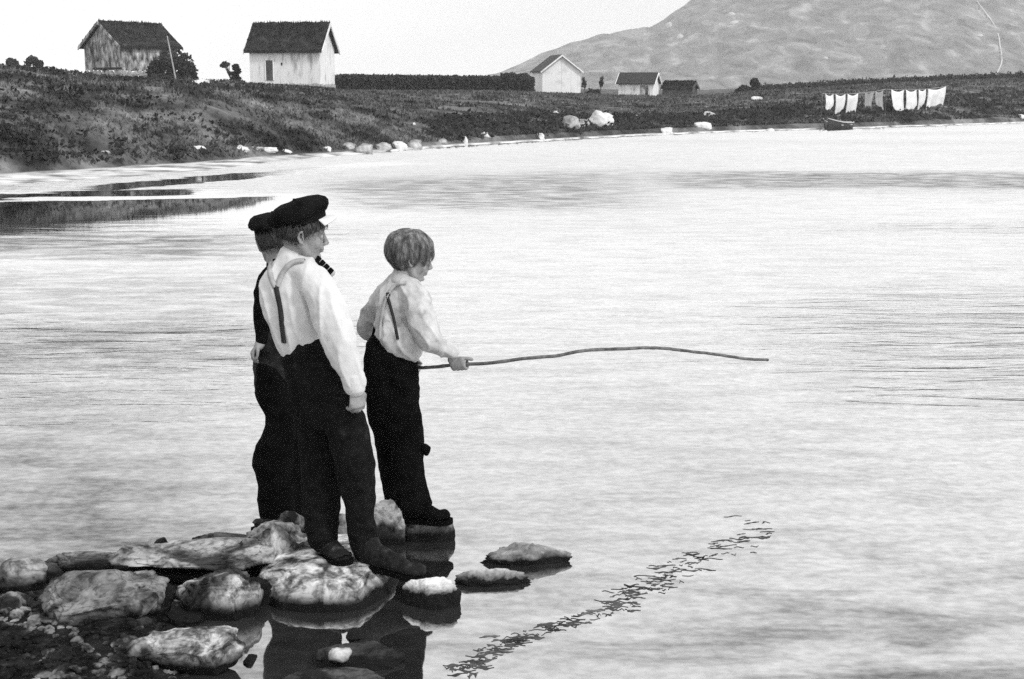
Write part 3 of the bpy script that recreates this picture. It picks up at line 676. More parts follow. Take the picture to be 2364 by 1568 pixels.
# ---------------------------------------------------------------- trees, bushes, hedge
def leafblob(vs, fs, c, r, n, size, rnd, hollow=.35):
    for _ in range(n):
        d = Vector((rnd.gauss(0, 1), rnd.gauss(0, 1), rnd.gauss(0, 1))).normalized() * (hollow + (1 - hollow) * rnd.random() ** .5)
        p = Vector((c.x + d.x * r[0], c.y + d.y * r[1], c.z + d.z * r[2])); s_ = size * rnd.uniform(.6, 1.4)
        a = Vector((rnd.gauss(0, 1), rnd.gauss(0, 1), rnd.gauss(0, 1))).normalized(); b = a.orthogonal().normalized(); i = len(vs)
        vs += [p + a * s_, p + b * s_ * .6, p - a * s_, p - b * s_ * .6]; fs.append((i, i + 1, i + 2, i + 3))
def tree(name, cat, label, px, base_py, Y, blobs, trunk=True, mat='leaf', n=420, size=.11, group=None, seed=0):
    """blobs: (px, py, rx, ry) in photo units"""
    rnd = random.Random(seed); B = at(px, base_py, Y); B.z = min(B.z, bankz(B.x, B.y)) if trunk else B.z
    s = mpp(B); root = empty(name, B); tag(root, label, cat, group); vs, fs = [], []; bm = bmesh.new()
    for (bx, by, rx, ry) in blobs:
        c = at(bx, by, Y); r = (rx * s, rx * s, ry * s)
        for q in range(7):
            o = Vector((rnd.uniform(-.6, .6) * r[0], rnd.uniform(-.6, .6) * r[1], rnd.uniform(-.6, .6) * r[2])); leafblob(vs, fs, c + o, tuple(x * .5 for x in r), n // 7, size, rnd)
        mid = (B + c) / 2 + Vector((rnd.uniform(-.1, .1), 0, 0)); k = .05 + .012 * rx * s * 10
        tube(bm, [(B - Vector((0, 0, .2)), k, k), (mid, k * .7, k * .7), (c, k * .3, k * .3)], segs=6)
        for q in range(4):
            e = c + Vector((rnd.uniform(-.8, .8) * r[0], rnd.uniform(-.8, .8) * r[1], rnd.uniform(-.2, .8) * r[2])); tube(bm, [(mid, k * .4, k * .4), (e, k * .12, k * .12)], segs=4)
    frompy('crown' if trunk else 'foliage', vs, fs, M[mat], root, False); frombm('trunk' if trunk else 'stem', bm, M['bark'], root); return root
tree('small_tree', 'tree', 'round dark tree on the skyline at the far left edge', 31, 182, 150, [(29, 150, 15, 16), (33, 165, 10, 9)], seed=1, group='small trees left of the barn', size=.2)
tree('small_tree', 'tree', 'round dark tree on the skyline just left of the barn', 82, 182, 150, [(76, 145, 15, 15), (84, 162, 17, 12), (92, 150, 8, 10)], seed=2, group='small trees left of the barn', size=.2)
tree('bush', 'bush', 'large dark bush growing against the right end of the barn', 395, 192, 113, [(370, 158, 30, 33), (405, 152, 34, 36), (432, 165, 24, 28), (447, 178, 12, 14), (385, 178, 44, 14)], trunk=False, seed=3, n=900, size=.15)
tree('small_tree', 'tree', 'small forked tree between the bush and the storehouse', 543, 190, 112, [(520, 150, 12, 7), (545, 158, 9, 12), (538, 172, 12, 7), (545, 183, 11, 6)], seed=4, size=.13)
tree('bush', 'bush', 'lone dark bush on the bank right of the low hut', 1728, 220, 130, [(1738, 198, 17, 17), (1722, 207, 20, 9), (1712, 212, 14, 6)], trunk=False, seed=5, size=.16, n=700)
tree('shrub', 'bush', 'thin shrub just right of the white gabled shed', 1352, 222, 138, [(1348, 190, 5, 12), (1358, 212, 9, 8)], trunk=False, seed=6, n=110, size=.13, group='thin shrubs behind the gabled shed')
tree('shrub', 'bush', 'thin taller shrub farther right of the white gabled shed', 1382, 222, 138, [(1388, 188, 5, 13), (1378, 213, 12, 8)], trunk=False, seed=7, n=150, size=.13, group='thin shrubs behind the gabled shed')
tree('bush', 'bush', 'dark bush banked against the left wall of the barn', 162, 196, 122, [(170, 176, 13, 10), (152, 184, 22, 8), (130, 189, 18, 6)], trunk=False, seed=8, n=500, size=.15)
tree('bush', 'bush', 'low dark bush beside the left wall of the storehouse', 540, 196, 110, [(528, 194, 30, 8), (556, 190, 12, 10)], trunk=False, seed=9, n=400, size=.13)
# hedge
vs, fs = [], []; rnd = random.Random(12)
for k in range(330):
    px = 777 + (1228 - 777) * (k + rnd.random()) / 330; ytop = 176 + 5 * (px - 777) / 450 + rnd.uniform(-2, 2) - (9 if 1160 < px < 1220 and rnd.random() < .25 else 0); ybot = lerp([(777, 205), (900, 209), (1228, 220)], px)
    Y = 132 + rnd.uniform(-.5, .5)
    for row in range(4):
        c = at(px, ytop + 5 + (ybot - ytop - 8) * row / 3., Y); leafblob(vs, fs, c, (.35, .5, .34), 34, .16, rnd)
hd = frompy('hedge', vs, fs, M['leaf'], None, False); tag(recentre(hd), 'long dark hedge between the storehouse and the white gabled shed', 'hedge')
# far grass and scrub along the right skyline: stuff
vs, fs = [], []
for k in range(700):
    px = rnd.uniform(1760, 2520); Y = rnd.uniform(120, 150); P = on_bank(px, Y); r = rnd.uniform(.25, .6)
    leafblob(vs, fs, P + Vector((0, 0, r * .4)), (r * 1.6, r, r * .8), 26, .14, rnd)
tag(frompy('scrub', vs, fs, M['leaf'], None, False), 'low dark scrub along the far bank on the right', 'scrub', kind='stuff')
vs, fs = [], []
for k in range(1100):
    px = rnd.uniform(1000, 2520); Y = lerp(YW, px) + rnd.uniform(.5, 5 + (px - 1000) / 200); P = on_bank(px, Y); r = rnd.uniform(.1, .3)
    leafblob(vs, fs, P + Vector((0, 0, r * .3)), (r * 1.8, r, r * .7), 16, .09, rnd)
for k in range(2600):
    px = rnd.uniform(-400, 760); Y = lerp(YW, px) + 3 + rnd.random() ** 1.4 * 22; P = on_bank(px, Y)
    if P.z < .15 or nzv(P, .16, 1, 1.6) + .5 * nzv(P, .6) < rnd.uniform(-.35, .25): continue
    r = rnd.uniform(.06, .2); leafblob(vs, fs, P + Vector((0, 0, r * .2)), (r * 2.4, r * 1.4, r * .5), 14, .06, rnd)
tag(frompy('undergrowth', vs, fs, M['leaf'], None, False), 'dark undergrowth above the far waterline and down the left slope', 'undergrowth', kind='stuff')
# leaning pole by the bush
bm = bmesh.new(); A = at(386, 84, 110); B = at(407, 190, 110); tube(bm, [(A, .04, .04), ((A + B) / 2, .055, .055), (B, .065, .065)], segs=8)
tag(recentre(frombm('pole', bm, M['pole'])), 'thin pale pole leaning in front of the bush by the barn', 'pole')
# clothes line
YL = 67.
posts = [at(1898, 216, YL), at(2046, 206, YL + 3.5), at(2192, 198, YL + 7.5)]
root = empty('clothes_line', on_bank(2046, YL)); tag(root, 'clothes line on three posts along the right bank', 'clothes line')
for p in posts:
    bm = bmesh.new(); gz = bankz(p.x, p.y); tube(bm, [(Vector((p.x, p.y, gz - .2)), .035, .035), (p, .03, .03)], segs=6); frombm('post', bm, M['dark_board'], root)
def line_at(px):
    t = (px - 1898) / 148; k = 0 if t < 1 else 1; t -= k
    a, b = posts[k], posts[min(k + 1, 2)]; return a.lerp(b, t) - Vector((0, 0, .22 * 4 * t * (1 - t) * .5))
bm = bmesh.new(); tube(bm, [(line_at(1898 + 294 * i / 24.), .008, .008) for i in range(25)], segs=4); frombm('line', bm, M['pole'], root)
CL = [(1904, 1924, 252, 'white cloth at the left end of the clothes line', 'cloth'), (1927, 1951, 262, 'white cloth second from the left on the clothes line', 'cloth'), (1954, 1980, 264, 'broad white cloth third from the left on the clothes line', 'cloth'),
 (1994, 2017, 250, 'grey cloth in the middle of the clothes line, left of two', 'greycloth'), (2019, 2040, 250, 'grey cloth in the middle of the clothes line, right of two', 'greycloth'),
 (2056, 2087, 256, 'white cloth just right of the middle post of the line', 'cloth'), (2090, 2116, 252, 'white cloth with a grey lower edge right of the middle post', 'cloth'), (2119, 2138, 250, 'narrow white cloth near the right end of the line', 'cloth'), (2141, 2186, 250, 'widest white cloth at the right end of the line', 'cloth')]
for i, (a, b, yb, lb, mt) in enumerate(CL):
    vs, fs = [], []; nx, nz_ = 14, 14; bot = at((a + b) / 2, yb, line_at((a + b) / 2).y).z; sd = i * 7.3
    for j in range(nz_ + 1):
        for k in range(nx + 1):
            t = k / nx; p = line_at(a + 1.2 + (b - a - 2.4) * t) - Vector((0, 0, .10 * math.sin(math.pi * t))); q = j / nz_
            x = p.x - (t - .5) * (.04 + .06 * math.sin(sd * 2.1)) * q + .06 * q * math.sin(sd + 3 * q); z = p.z + (bot - p.z) * q * (.95 + .12 * math.sin(4 * t + sd) + .05 * math.sin(11 * t + sd))
            vs.append((x, p.y + .05 * math.sin(9 * t + sd + q * 2) * (.3 + q) + .1 * q * math.sin(sd), z))
    for j in range(nz_):
        for k in range(nx): c = j * (nx + 1) + k; fs.append((c, c + 1, c + nx + 2, c + nx + 1))
    o = frompy('hanging_cloth', vs, fs, M[mt]); md = o.modifiers.new('t', 'SOLIDIFY'); md.thickness = .012
    tag(recentre(o), lb, 'laundry', 'washing hung on the line')
# rowing boat drawn up at the far shore
def boat():
    A = hitz(1906, 300, 0); B = hitz(1982, 299, 0) + Vector((0, 1.2, 0)); d = (B - A); Ln = d.length; d.normalize(); n = Vector((-d.y, d.x, 0)); root = empty('rowing_boat', (A + B) / 2); tag(root, 'small dark rowing boat lying at the far shore', 'boat')
    vs, fs = [], []; S = 16; Kk = 9
    for i in range(S + 1):
        t = i / S; wdt = .42 * math.sin(math.pi * min(1, .06 + t * .92)) ** .7; sheer = .24 + .24 * (1 - t) ** 3 + .05 * t * t
        for k in range(Kk):
            a = -1 + 2 * k / (Kk - 1); y = a * wdt; z = -.08 + (sheer + .08) * abs(a) ** 2.2
            p = A + d * (t * Ln) + n * y; vs.append((p.x, p.y, z))
    for i in range(S):
        for k in range(Kk - 1): c = i * Kk + k; fs.append((c, c + 1, c + Kk + 1, c + Kk))
    h = frompy('hull', vs, fs, M['tar'], root); md = h.modifiers.new('t', 'SOLIDIFY'); md.thickness = .03
    for t in (.35, .68):
        bm = bmesh.new(); c = A + d * (t * Ln) + Vector((0, 0, .2)); tube(bm, [(c - n * .38, .1, .02), (c + n * .38, .1, .02)], ref=Vector((0, 0, 1)), segs=6); frombm('thwart', bm, M['pole'], root)
    for sd in (0, Kk - 1):
        bm = bmesh.new(); tube(bm, [(Vector(vs[i * Kk + sd]) + Vector((0, 0, .02)), .025, .025) for i in range(S + 1)], segs=5); frombm('gunwale', bm, M['pole'], root)
boat()
# dark strands added for the dim faces of wavelets in a line
vs, fs = [], []; rnd = random.Random(5)
WL = [(1030, 1560), (1090, 1535), (1130, 1500), (1170, 1490), (1240, 1462), (1330, 1428), (1420, 1400), (1440, 1375), (1500, 1345), (1560, 1320), (1620, 1290), (1700, 1250), (1775, 1220)]
SPR = [16, 30, 30, 14, 14, 18, 34, 40, 44, 38, 38, 46, 40]
for k in range(760):
    t = rnd.random() * (len(WL) - 1); i = int(t); t -= i; (a, b), (c, d) = WL[i], WL[i + 1]; sp = SPR[i]
    if i > 8 and rnd.random() < .3: continue
    if noise.noise(Vector(((i + t) * 3.1, 0, 7))) + .15 < rnd.uniform(-.1, .55): continue
    px = a + (c - a) * t + rnd.gauss(0, 17); py = b + (d - b) * t + rnd.gauss(0, sp * .42)
    P = hitz(px, min(1575, py), .0); s = mpp(P); L_ = rnd.choice((rnd.uniform(4, 12), rnd.uniform(10, 26))) * s; n = 11; ang = R(rnd.gauss(5, 9)); amp = rnd.uniform(.003, .012); w_ = rnd.uniform(.0012, .0065) * (1.5 if i < 1 else 1); b0 = len(vs); ph = rnd.uniform(0, 6); f1 = rnd.uniform(3, 8)
    for q in range(n):
        u = q / (n - 1); x = (u - .5) * 2 * L_; y = math.sin(u * f1 + ph) * amp; X = P.x + x * math.cos(ang) - y * math.sin(ang); Y = P.y + (x * math.sin(ang) + y); ww = w_ * math.sin(math.pi * min(.985, max(.015, u))) * (1.6 + .8 * math.sin(u * 11 + ph))
        vs += [(X, Y - ww, .0005), (X, Y, .0022), (X, Y + ww, .0005)]
    for q in range(n - 1): c0 = b0 + q * 3; fs += [(c0, c0 + 3, c0 + 4, c0 + 1), (c0 + 1, c0 + 4, c0 + 5, c0 + 2)]
tag(frompy('dark_wavelets', vs, fs, M['wavelet_marks']), 'dark strands added for the dim faces of wavelets in a slanting line', 'wavelet_marks', kind='stuff')

# ================================================================ THE BOYS
class Fig:
    def __init__(s, Y0): s.Y0 = Y0
    def P(s, px, py, dy=0.): return at(px, py, s.Y0 + dy)
    def T(s, bm, pts, n=5, segs=18, ref=Vector((0, 1, 0))):
        """tube through (px,py,dy,ra,rb), radii in photo units"""
        q = []
        for (px, py, dy, ra, rb) in pts: p = s.P(px, py, dy); k = mpp(p); q.append((p, ra * k, rb * k))
        tube(bm, smoothpath(q, n) if n > 1 else q, ref=ref, segs=segs)
def headframe(c, h, yaw, pitch=0., roll=0.):
    """c = chin-level centre of the skull base; h = chin-to-crown; yaw 0 faces +X, 90 faces away"""
    return Matrix.Translation(c) @ Matrix.Rotation(yaw, 4, 'Z') @ Matrix.Rotation(pitch, 4, 'Y') @ Matrix.Rotation(roll, 4, 'X') @ Matrix.Scale(h, 4)
def head(bm, HF):
    rot = HF.to_3x3().normalized(); h = HF.to_scale()[0]
    def E(c, r, rx=None): ell(bm, HF @ Vector(c), Vector(r) * h, rot @ (rx or Matrix.Identity(3)))
    def Tb(pts): tube(bm, [(HF @ Vector(p), r * h, r * h) for p, r in pts], ref=rot @ Vector((.1, 1, .05)), segs=10)
    E((-.03, 0, .63), (.43, .345, .36)); E((-.12, 0, .52), (.33, .31, .30)); E((.10, 0, .36), (.265, .255, .33)); E((.17, 0, .62), (.22, .27, .24))
    E((.24, 0, .085), (.095, .11, .075)); E((.16, 0, .16), (.17, .17, .12))
    for s in (-1, 1):
        Tb([((-.02, s * .23, .30), .075), ((.08, s * .19, .15), .075), ((.22, s * .07, .07), .07)])
        E((.235, s * .155, .33), (.085, .085, .11)); E((.31, s * .13, .545), (.05, .09, .035)); E((.415, s * .045, .315), (.035, .032, .03))
        # ear: bowl, rim, lobe
        E((-.035, s * .315, .42), (.06, .03, .10))
        Tb([((.0, s * .325, .37), .018), ((-.005, s * .34, .47), .02), ((-.04, s * .365, .535), .022), ((-.09, s * .375, .50), .022), ((-.10, s * .365, .42), .022), ((-.06, s * .345, .34), .02), ((-.015, s * .325, .315), .024)])
    Tb([((.355, 0, .53), .035), ((.40, 0, .43), .038), ((.45, 0, .335), .046)])
    E((.355, 0, .245), (.05, .09, .05)); E((.375, 0, .225), (.038, .075, .020)); E((.365, 0, .185), (.040, .065, .024)); E((.33, 0, .09), (.045, .06, .045))
def eyes(root, HF):
    h = HF.to_scale()[0]
    for s in (-1, 1):
        bm = bmesh.new(); ell(bm, HF @ Vector((.325, s * .125, .45)), Vector((.042, .042, .042)) * h, sub=3); e = frombm('eye', bm, M['eye_white'], root)
        bm = bmesh.new(); ell(bm, HF @ Vector((.360, s * .125, .45)), Vector((.012, .026, .026)) * h, HF.to_3x3().normalized(), 2); frombm('iris', bm, M['eye_iris'], e)
def hair(root, HF, mat, under, n=1500, low=.30, frontlow=.62, length=.5, wild=.05, seed=1, thick=1.1, capz=9., tous=.0, rag=.1):
    """strands combed from the crown down over a skull-shaped base; low / frontlow = hairline heights at back and at the brow"""
    rnd = random.Random(seed); h = HF.to_scale()[0]
    cc = Vector((-.04, 0, .60)); rr = Vector((.455, .375, .415))
    def surf(th, ph, k=1.):
        k = k * (1 + tous * (noise.noise(Vector((math.cos(th) * 2.6, math.sin(th) * 2.6, ph * 2.2 + seed))) + .6 * noise.noise(Vector((math.cos(th) * 6, math.sin(th) * 6, ph * 2.5 + seed)))))
        return cc + Vector((math.cos(ph) * math.cos(th) * rr.x, math.cos(ph) * math.sin(th) * rr.y, math.sin(ph) * rr.z)) * k
    def hl(th):
        f = max(0., math.cos(th)); side = abs(math.sin(th))
        z = low + (frontlow - low) * f ** .7 + .0 * side
        return z
    bm = bmesh.new(); NT, NP = 48, 16; ring = []
    for j in range(NP + 1):
        row = []
        for i in range(NT):
            th = i * math.tau / NT; z1 = hl(th); s_ = max(-.95, min(.99, (z1 - cc.z) / rr.z)); ph1 = math.asin(s_); ph = math.pi / 2 + (ph1 - math.pi / 2) * j / NP
            if j == NP: p = surf(th, ph, .9)
            else: p = surf(th, ph, 1. + .02 * noise.noise(Vector((th * 2, ph * 3, seed))))
            if p.z > capz: p.z = capz
            row.append(bm.verts.new(HF @ p))
        ring.append(row)
    for j in range(NP):
        for i in range(NT): bm.faces.new((ring[j][i], ring[j + 1][i], ring[j + 1][(i + 1) % NT], ring[j][(i + 1) % NT]))
    base = frombm('hair', bm, under, root)
    vs, fs = [], []
    for k in range(n):
        th = rnd.uniform(-math.pi, math.pi); z1 = hl(th); ph1 = math.asin(max(-.95, min(.99, (z1 - cc.z) / rr.z))) - rnd.uniform(-.15, .12) - rag * (noise.noise(Vector((math.cos(th) * 5, math.sin(th) * 5, seed))))
        ph0 = rnd.uniform(ph1 + .1, 1.45); dph = min(ph0 - ph1, length * rnd.uniform(.6, 1.3)); sw = rnd.uniform(-.25, .25); lift = rnd.uniform(.01, .06); wdt = rnd.uniform(.006, .013) * thick; b0 = len(vs); S = 7
        for q in range(S):
            u = q / (S - 1); ph = ph0 - dph * u; t2 = th + (sw * .25 + 2.0 * tous * noise.noise(Vector((math.cos(th) * 3, math.sin(th) * 3, ph0 * 2 + seed)))) * u + .04 * math.sin(6 * u + k); kk = 1.005 + lift * math.sin(u * 2.2) + wild * u * u * rnd.random()
            p = surf(t2, ph, kk)
            if p.z > capz: p.z = capz
            tg = Vector((-math.sin(t2), math.cos(t2), 0)); ww = wdt * (1 - u * .85); nn_ = (p - cc).normalized()
            vs += [HF @ (p - tg * ww), HF @ (p + nn_ * ww * .9), HF @ (p + tg * ww)]
        for q in range(S - 1):
            c0 = b0 + q * 3; fs += [(c0, c0 + 3, c0 + 4, c0 + 1), (c0 + 1, c0 + 4, c0 + 5, c0 + 2)]
    st = frompy('hair_strands', vs, fs, mat, base); st['kind'] = 'stuff'
def peaked_cap(root, HF, mat, visormat, tilt=R(0), big=1.):
    h = HF.to_scale()[0]; Q = HF @ Matrix.Translation((-.03, 0, .66)) @ Matrix.Rotation(tilt, 4, 'Y')
    prof = [(.36, -.02), (.43, -.03), (.445, .02), (.45, .08), (.50, .12), (.555, .19), (.56, .25), (.52, .32), (.42, .375), (.28, .40), (.12, .41), (.0, .412)]
    bm = bmesh.new(); NT = 56; rings = []
    for (r, z) in prof:
        row = []
        for i in range(NT):
            th = i * math.tau / NT; k = 1 if z < .1 else big; sag = -.07 * (z > .1) * (1 - math.cos(th)) * .5 * (r / .5)
            rr_ = r * k * (1 + (.03 * noise.noise(Vector((math.cos(th) * 2.2, math.sin(th) * 2.2, z * 6 + r))) if z > .1 else 0))
            zz = z + sag + (.028 * noise.noise(Vector((math.cos(th) * r * 6, math.sin(th) * r * 6, 3))) if z > .1 else 0)
            row.append(bm.verts.new(Q @ Vector((rr_ * math.cos(th) * 1.03, rr_ * math.sin(th) * .90, zz))))
        rings.append(row)
    for j in range(len(rings) - 1):
        for i in range(NT): bm.faces.new((rings[j][i], rings[j][(i + 1) % NT], rings[j + 1][(i + 1) % NT], rings[j + 1][i]))
    cp = frombm('cap', bm, mat, root)
    bm = bmesh.new(); top, bot = [], []
    for j in range(6):
        rowt, rowb = [], []
        for i in range(21):
            a = R(-50 + 100 * i / 20); e = .41 + (j / 5) * .21 * math.cos(a * 1.1) ; p = Vector((math.cos(a) * e * 1.03, math.sin(a) * e * .92, .015 - (j / 5) * .07 - .10 * math.sin(a) ** 2 * (j / 5)))
            rowt.append(bm.verts.new(Q @ p)); rowb.append(bm.verts.new(Q @ (p - Vector((0, 0, .022)))))
        top.append(rowt); bot.append(rowb)
    for j in range(5):
        for i in range(20):
            bm.faces.new((top[j][i], top[j][i + 1], top[j + 1][i + 1], top[j + 1][i])); bm.faces.new((bot[j + 1][i], bot[j + 1][i + 1], bot[j][i + 1], bot[j][i]))
    for i in range(20): bm.faces.new((top[5][i], top[5][i + 1], bot[5][i + 1], bot[5][i])); bm.faces.new((top[0][i + 1], top[0][i], bot[0][i], bot[0][i + 1]))
    for j in range(5):
        for i in (0, 20): bm.faces.new((top[j][i], top[j + 1][i], bot[j + 1][i], bot[j][i]))
    bmesh.ops.recalc_face_normals(bm, faces=bm.faces); frombm('visor', bm, visormat, cp)
    bm = bmesh.new(); ell(bm, Q @ Vector((0, 0, .42)), Vector((.03, .03, .015)) * h, sub=2); frombm('cap_button', bm, mat, cp)
def hanging_hand(bm, W, d, lat, nrm, L_=.145, curl=.5):
    """W wrist; d towards the fingers; lat from little finger to index; nrm palm side"""
    d, lat, nrm = d.normalized(), lat.normalized(), nrm.normalized(); k = L_ / .15
    tube(bm, [(W, .020 * k, .015 * k), (W + d * .02 * k, .024 * k, .014 * k), (W + d * .05 * k, .034 * k, .013 * k), (W + d * .072 * k, .034 * k, .012 * k)], ref=nrm, segs=14)
    for i, (o, l) in enumerate(((-.027, .050), (-.009, .062), (.009, .066), (.027, .060))):
        p = W + d * (.070 - .006 * abs(i - 1.6)) * k + lat * o * k; dd = d.copy(); pts = [(p, .0088 * k, .0088 * k)]
        for sgm, fr in enumerate((.42, .32, .26)):
            q = Matrix.Rotation(curl * (.7, 1.1, .8)[sgm], 3, lat); dd1 = q @ dd
            if dd1.dot(nrm) < dd.dot(nrm): dd1 = Matrix.Rotation(-curl * (.7, 1.1, .8)[sgm], 3, lat) @ dd
            dd = dd1; p = p + dd * l * fr * k; r = (.0084, .0078, .0068)[sgm] * k; pts.append((p, r, r))
        tube(bm, pts, ref=lat, segs=10)
    t0 = W + d * .022 * k + lat * .022 * k; t1 = t0 + (d * .5 + lat * .55 + nrm * .35).normalized() * .030 * k; t2 = t1 + (d * .85 + nrm * .45 + lat * .05).normalized() * .026 * k; t3 = t2 + (d * .9 + nrm * .3 - lat * .15).normalized() * .020 * k
    tube(bm, [(t0, .011 * k, .011 * k), (t1, .0105 * k, .0105 * k), (t2, .009 * k, .009 * k), (t3, .0075 * k, .0075 * k)], ref=Vector((.3, .5, .2)), segs=10)
def grip_hand(bm, W, G, ax, side, k=.95, flip=1):
    """a hand closed round a rod: W wrist, G centre of the grip, ax rod direction, side = unit vector on which the palm lies"""
    ax = ax.normalized(); side = (side - ax * side.dot(ax)).normalized(); dn = ax.cross(side).normalized()
    if dn.z > 0: dn = -dn
    rr = .017 * k
    tube(bm, [(W, .018 * k, .018 * k), (W.lerp(G + side * .024 * k - ax * .03 * k, .6), .021 * k, .017 * k), (G + side * .024 * k - ax * .020 * k, .027 * k, .014 * k), (G + side * .024 * k + ax * .026 * k - dn * .004, .027 * k, .012 * k)], segs=14)
    for i in range(4):
        c = G + ax * (-.028 + .0185 * i) * k; pts = []
        for q in range(8):
            a = R(-10 + q * 33); rad = rr + (.004 if q < 2 else .0) ; r = (.0092 if q < 4 else .0080) * k * (.94 if i in (0, 3) else 1)
            pts.append((c + side * math.cos(a) * rad * 1.15 + dn * math.sin(a) * rad * 1.15, r, r))
        tube(bm, pts, ref=ax, segs=10)
    t0 = G + side * .018 * k - dn * .012 * k - ax * .02 * k
    tube(bm, [(t0, .012 * k, .012 * k), (t0 - dn * .014 * k + ax * .02 * k - side * .008 * k, .0105 * k, .0105 * k), (G - dn * .024 * k + ax * .038 * k, .009 * k, .009 * k), (G - dn * .020 * k + ax * .056 * k - side * .006, .0075 * k, .0075 * k)], segs=10)
def boot(root, heel, toe, ankle, mat, w=.042, hgt=.07):
    """ankle boot: heel and toe are sole points"""
    ax = (toe - heel); Ln = ax.length; ax.normalize(); up = Vector((0, 0, 1)); bm = bmesh.new()
    tube(bm, smoothpath([(heel + up * hgt * .55 + ax * .02, w * .78, hgt * .5), (heel + ax * Ln * .25 + up * hgt * .62, w * .85, hgt * .6), (heel + ax * Ln * .48 + up * hgt * .5, w * .86, hgt * .48), (heel + ax * Ln * .7 + up * hgt * .34, w * 1.0, hgt * .33), (heel + ax * Ln * .86 + up * hgt * .33, w * .98, hgt * .32), (toe + up * hgt * .28 - ax * .03, w * .7, hgt * .24)], 4), ref=up, segs=16)
    tube(bm, smoothpath([(heel + ax * Ln * .22 + up * hgt * .6, w * .95, w * 1.15), (ankle.lerp(heel + ax * Ln * .22 + up * hgt, .5), w * .92, w * 1.02), (ankle, w * .95, w * 1.0)], 3), segs=16)
    me = fuse(bm, .005, 3, lambda p: .004 * nzv(p, 30) + .003 * nzv(p, 70)); b = link('boot', me, mat, root)
    for i in range(4):
        c = heel + ax * Ln * (.30 + .07 * i) + up * hgt * (1.16 - .13 * i); lt = ax.cross(up).normalized(); bm = bmesh.new()
        tube(bm, [(c - lt * w * .5 - up * .006, .003, .003), (c + up * .006, .003, .003), (c + lt * w * .5 - up * .006, .003, .003)], segs=6); frombm('lace', bm, M['strap_dark'], b)
    bm = bmesh.new(); rings = []
    lat = ax.cross(up).normalized(); n = 14; top, bot = [], []
    out = [(-.01, .55), (.0, .8), (.1, .9), (.3, .82), (.5, .85), (.7, 1.05), (.85, 1.05), (.96, .75), (1.01, .3)]
    pts = [(t, s_) for t, s_ in out] + [(t, -s_) for t, s_ in out[::-1]]
    for t, s_ in pts:
        p = heel + ax * (Ln * t) + lat * (w * 1.05 * s_); top.append(bm.verts.new(p + up * .012)); bot.append(bm.verts.new(p - up * .008))
    bm.faces.new(top); bm.faces.new(bot[::-1])
    for i in range(len(pts)): j = (i + 1) % len(pts); bm.faces.new((top[i], bot[i], bot[j], top[j]))
    bmesh.ops.recalc_face_normals(bm, faces=bm.faces); frombm('sole', bm, M['wool_black'], b, False)
def strap(root, pts, wd, mat, name='suspender', th=.004):
    bm = bmesh.new(); tube(bm, smoothpath([(p, wd, th) for p in pts], 4), segs=8, cap=False); return frombm(name, bm, mat, root)
def ribbon_on(root, shirt, fig, pts, wd, mat, name):
    """flat band lying on the shirt along a path given in photo units"""
    vs, fs = [], []; q = smoothpath([(Vector((x, y, 0)), 1, 1) for x, y in pts], 5); dg = bpy.context.evaluated_depsgraph_get(); dg.update(); S = []
    for c, _, _ in q:
        d = (at(c.x, c.y, fig.Y0) - C0).normalized(); ok, loc, nr, _i = shirt.ray_cast(C0, d)
        if ok: S.append((loc, nr.copy()))
    S = [(p, sum((S[max(0, min(len(S) - 1, i + k))][1] for k in range(-4, 5)), Vector()).normalized()) for i, (p, _) in enumerate(S)]
    S = [(sum((S[max(0, min(len(S) - 1, i + k))][0] for k in (-1, 0, 1)), Vector()) / 3, n_) for i, (p, n_) in enumerate(S)]
    for i, (p, nr) in enumerate(S):
        t = S[min(i + 1, len(S) - 1)][0] - S[max(i - 1, 0)][0]; sd = t.cross(nr).normalized() * wd
        for u, hgt in ((-1, -.004), (-1, .0075), (1, .0075), (1, -.004)): vs.append(p + sd * u + nr * hgt)
    for i in range(len(S) - 1):
        for k in range(4): a = i * 4 + k; b = i * 4 + (k + 1) % 4; fs.append((a, b, b + 4, a + 4))
    return frompy(name, vs, fs, mat, root)

# ---------- boy in the white shirt
F1 = Fig(5.22); root = empty('person', F1.P(780, 1300)); tag(root, 'person in a white shirt, dark peaked cap and braces standing on the main boulder', 'person')
HF1 = headframe(F1.P(692, 600, 0), .212, R(14), R(6))
bm = bmesh.new(); head(bm, HF1)
F1.T(bm, [(686, 560, 0, 27, 27), (678, 590, 0, 28, 28), (674, 625, 0, 27, 26)])
F1.T(bm, [(674, 626, 0, 30, 28), (680, 660, .01, 44, 32), (682, 720, .01, 40, 32), (694, 790, 0, 40, 36), (715, 840, 0, 42, 38)])
F1.T(bm, [(712, 645, -.05, 22, 22), (760, 745, -.12, 19, 19), (800, 840, -.15, 17, 17), (820, 893, -.16, 14, 14)])
F1.T(bm, [(645, 650, .08, 20, 20), (668, 740, .18, 18, 18), (698, 830, .2, 14, 14), (712, 890, .2, 12, 12)])
F1.T(bm, [(738, 850, -.03, 30, 30), (808, 1050, -.06, 26, 26), (834, 1240, -.06, 20, 20)])
F1.T(bm, [(708, 850, .05, 30, 30), (737, 1050, .05, 26, 26), (748, 1230, .0, 20, 20)])
hanging_hand(bm, F1.P(819, 893, -.16), Vector((.16, -.05, -1)), Vector((.75, .65, 0)), Vector((-.6, .75, 0)), .15, .75)
hanging_hand(bm, F1.P(712, 890, .2), Vector((.1, 0, -1)), Vector((1, .2, 0)), Vector((0, -1, 0)), .15, .5)
link('body', fuse(bm, .0036, 3), M['skin'], root)
eyes(root, HF1)
hair(root, HF1, M['hair_dark'], M['hair_under'], 900, .30, .60, .4, seed=3, capz=.80)
peaked_cap(root, HF1, M['capwool'], M['visor'], R(-21), 1.0)
bm = bmesh.new()
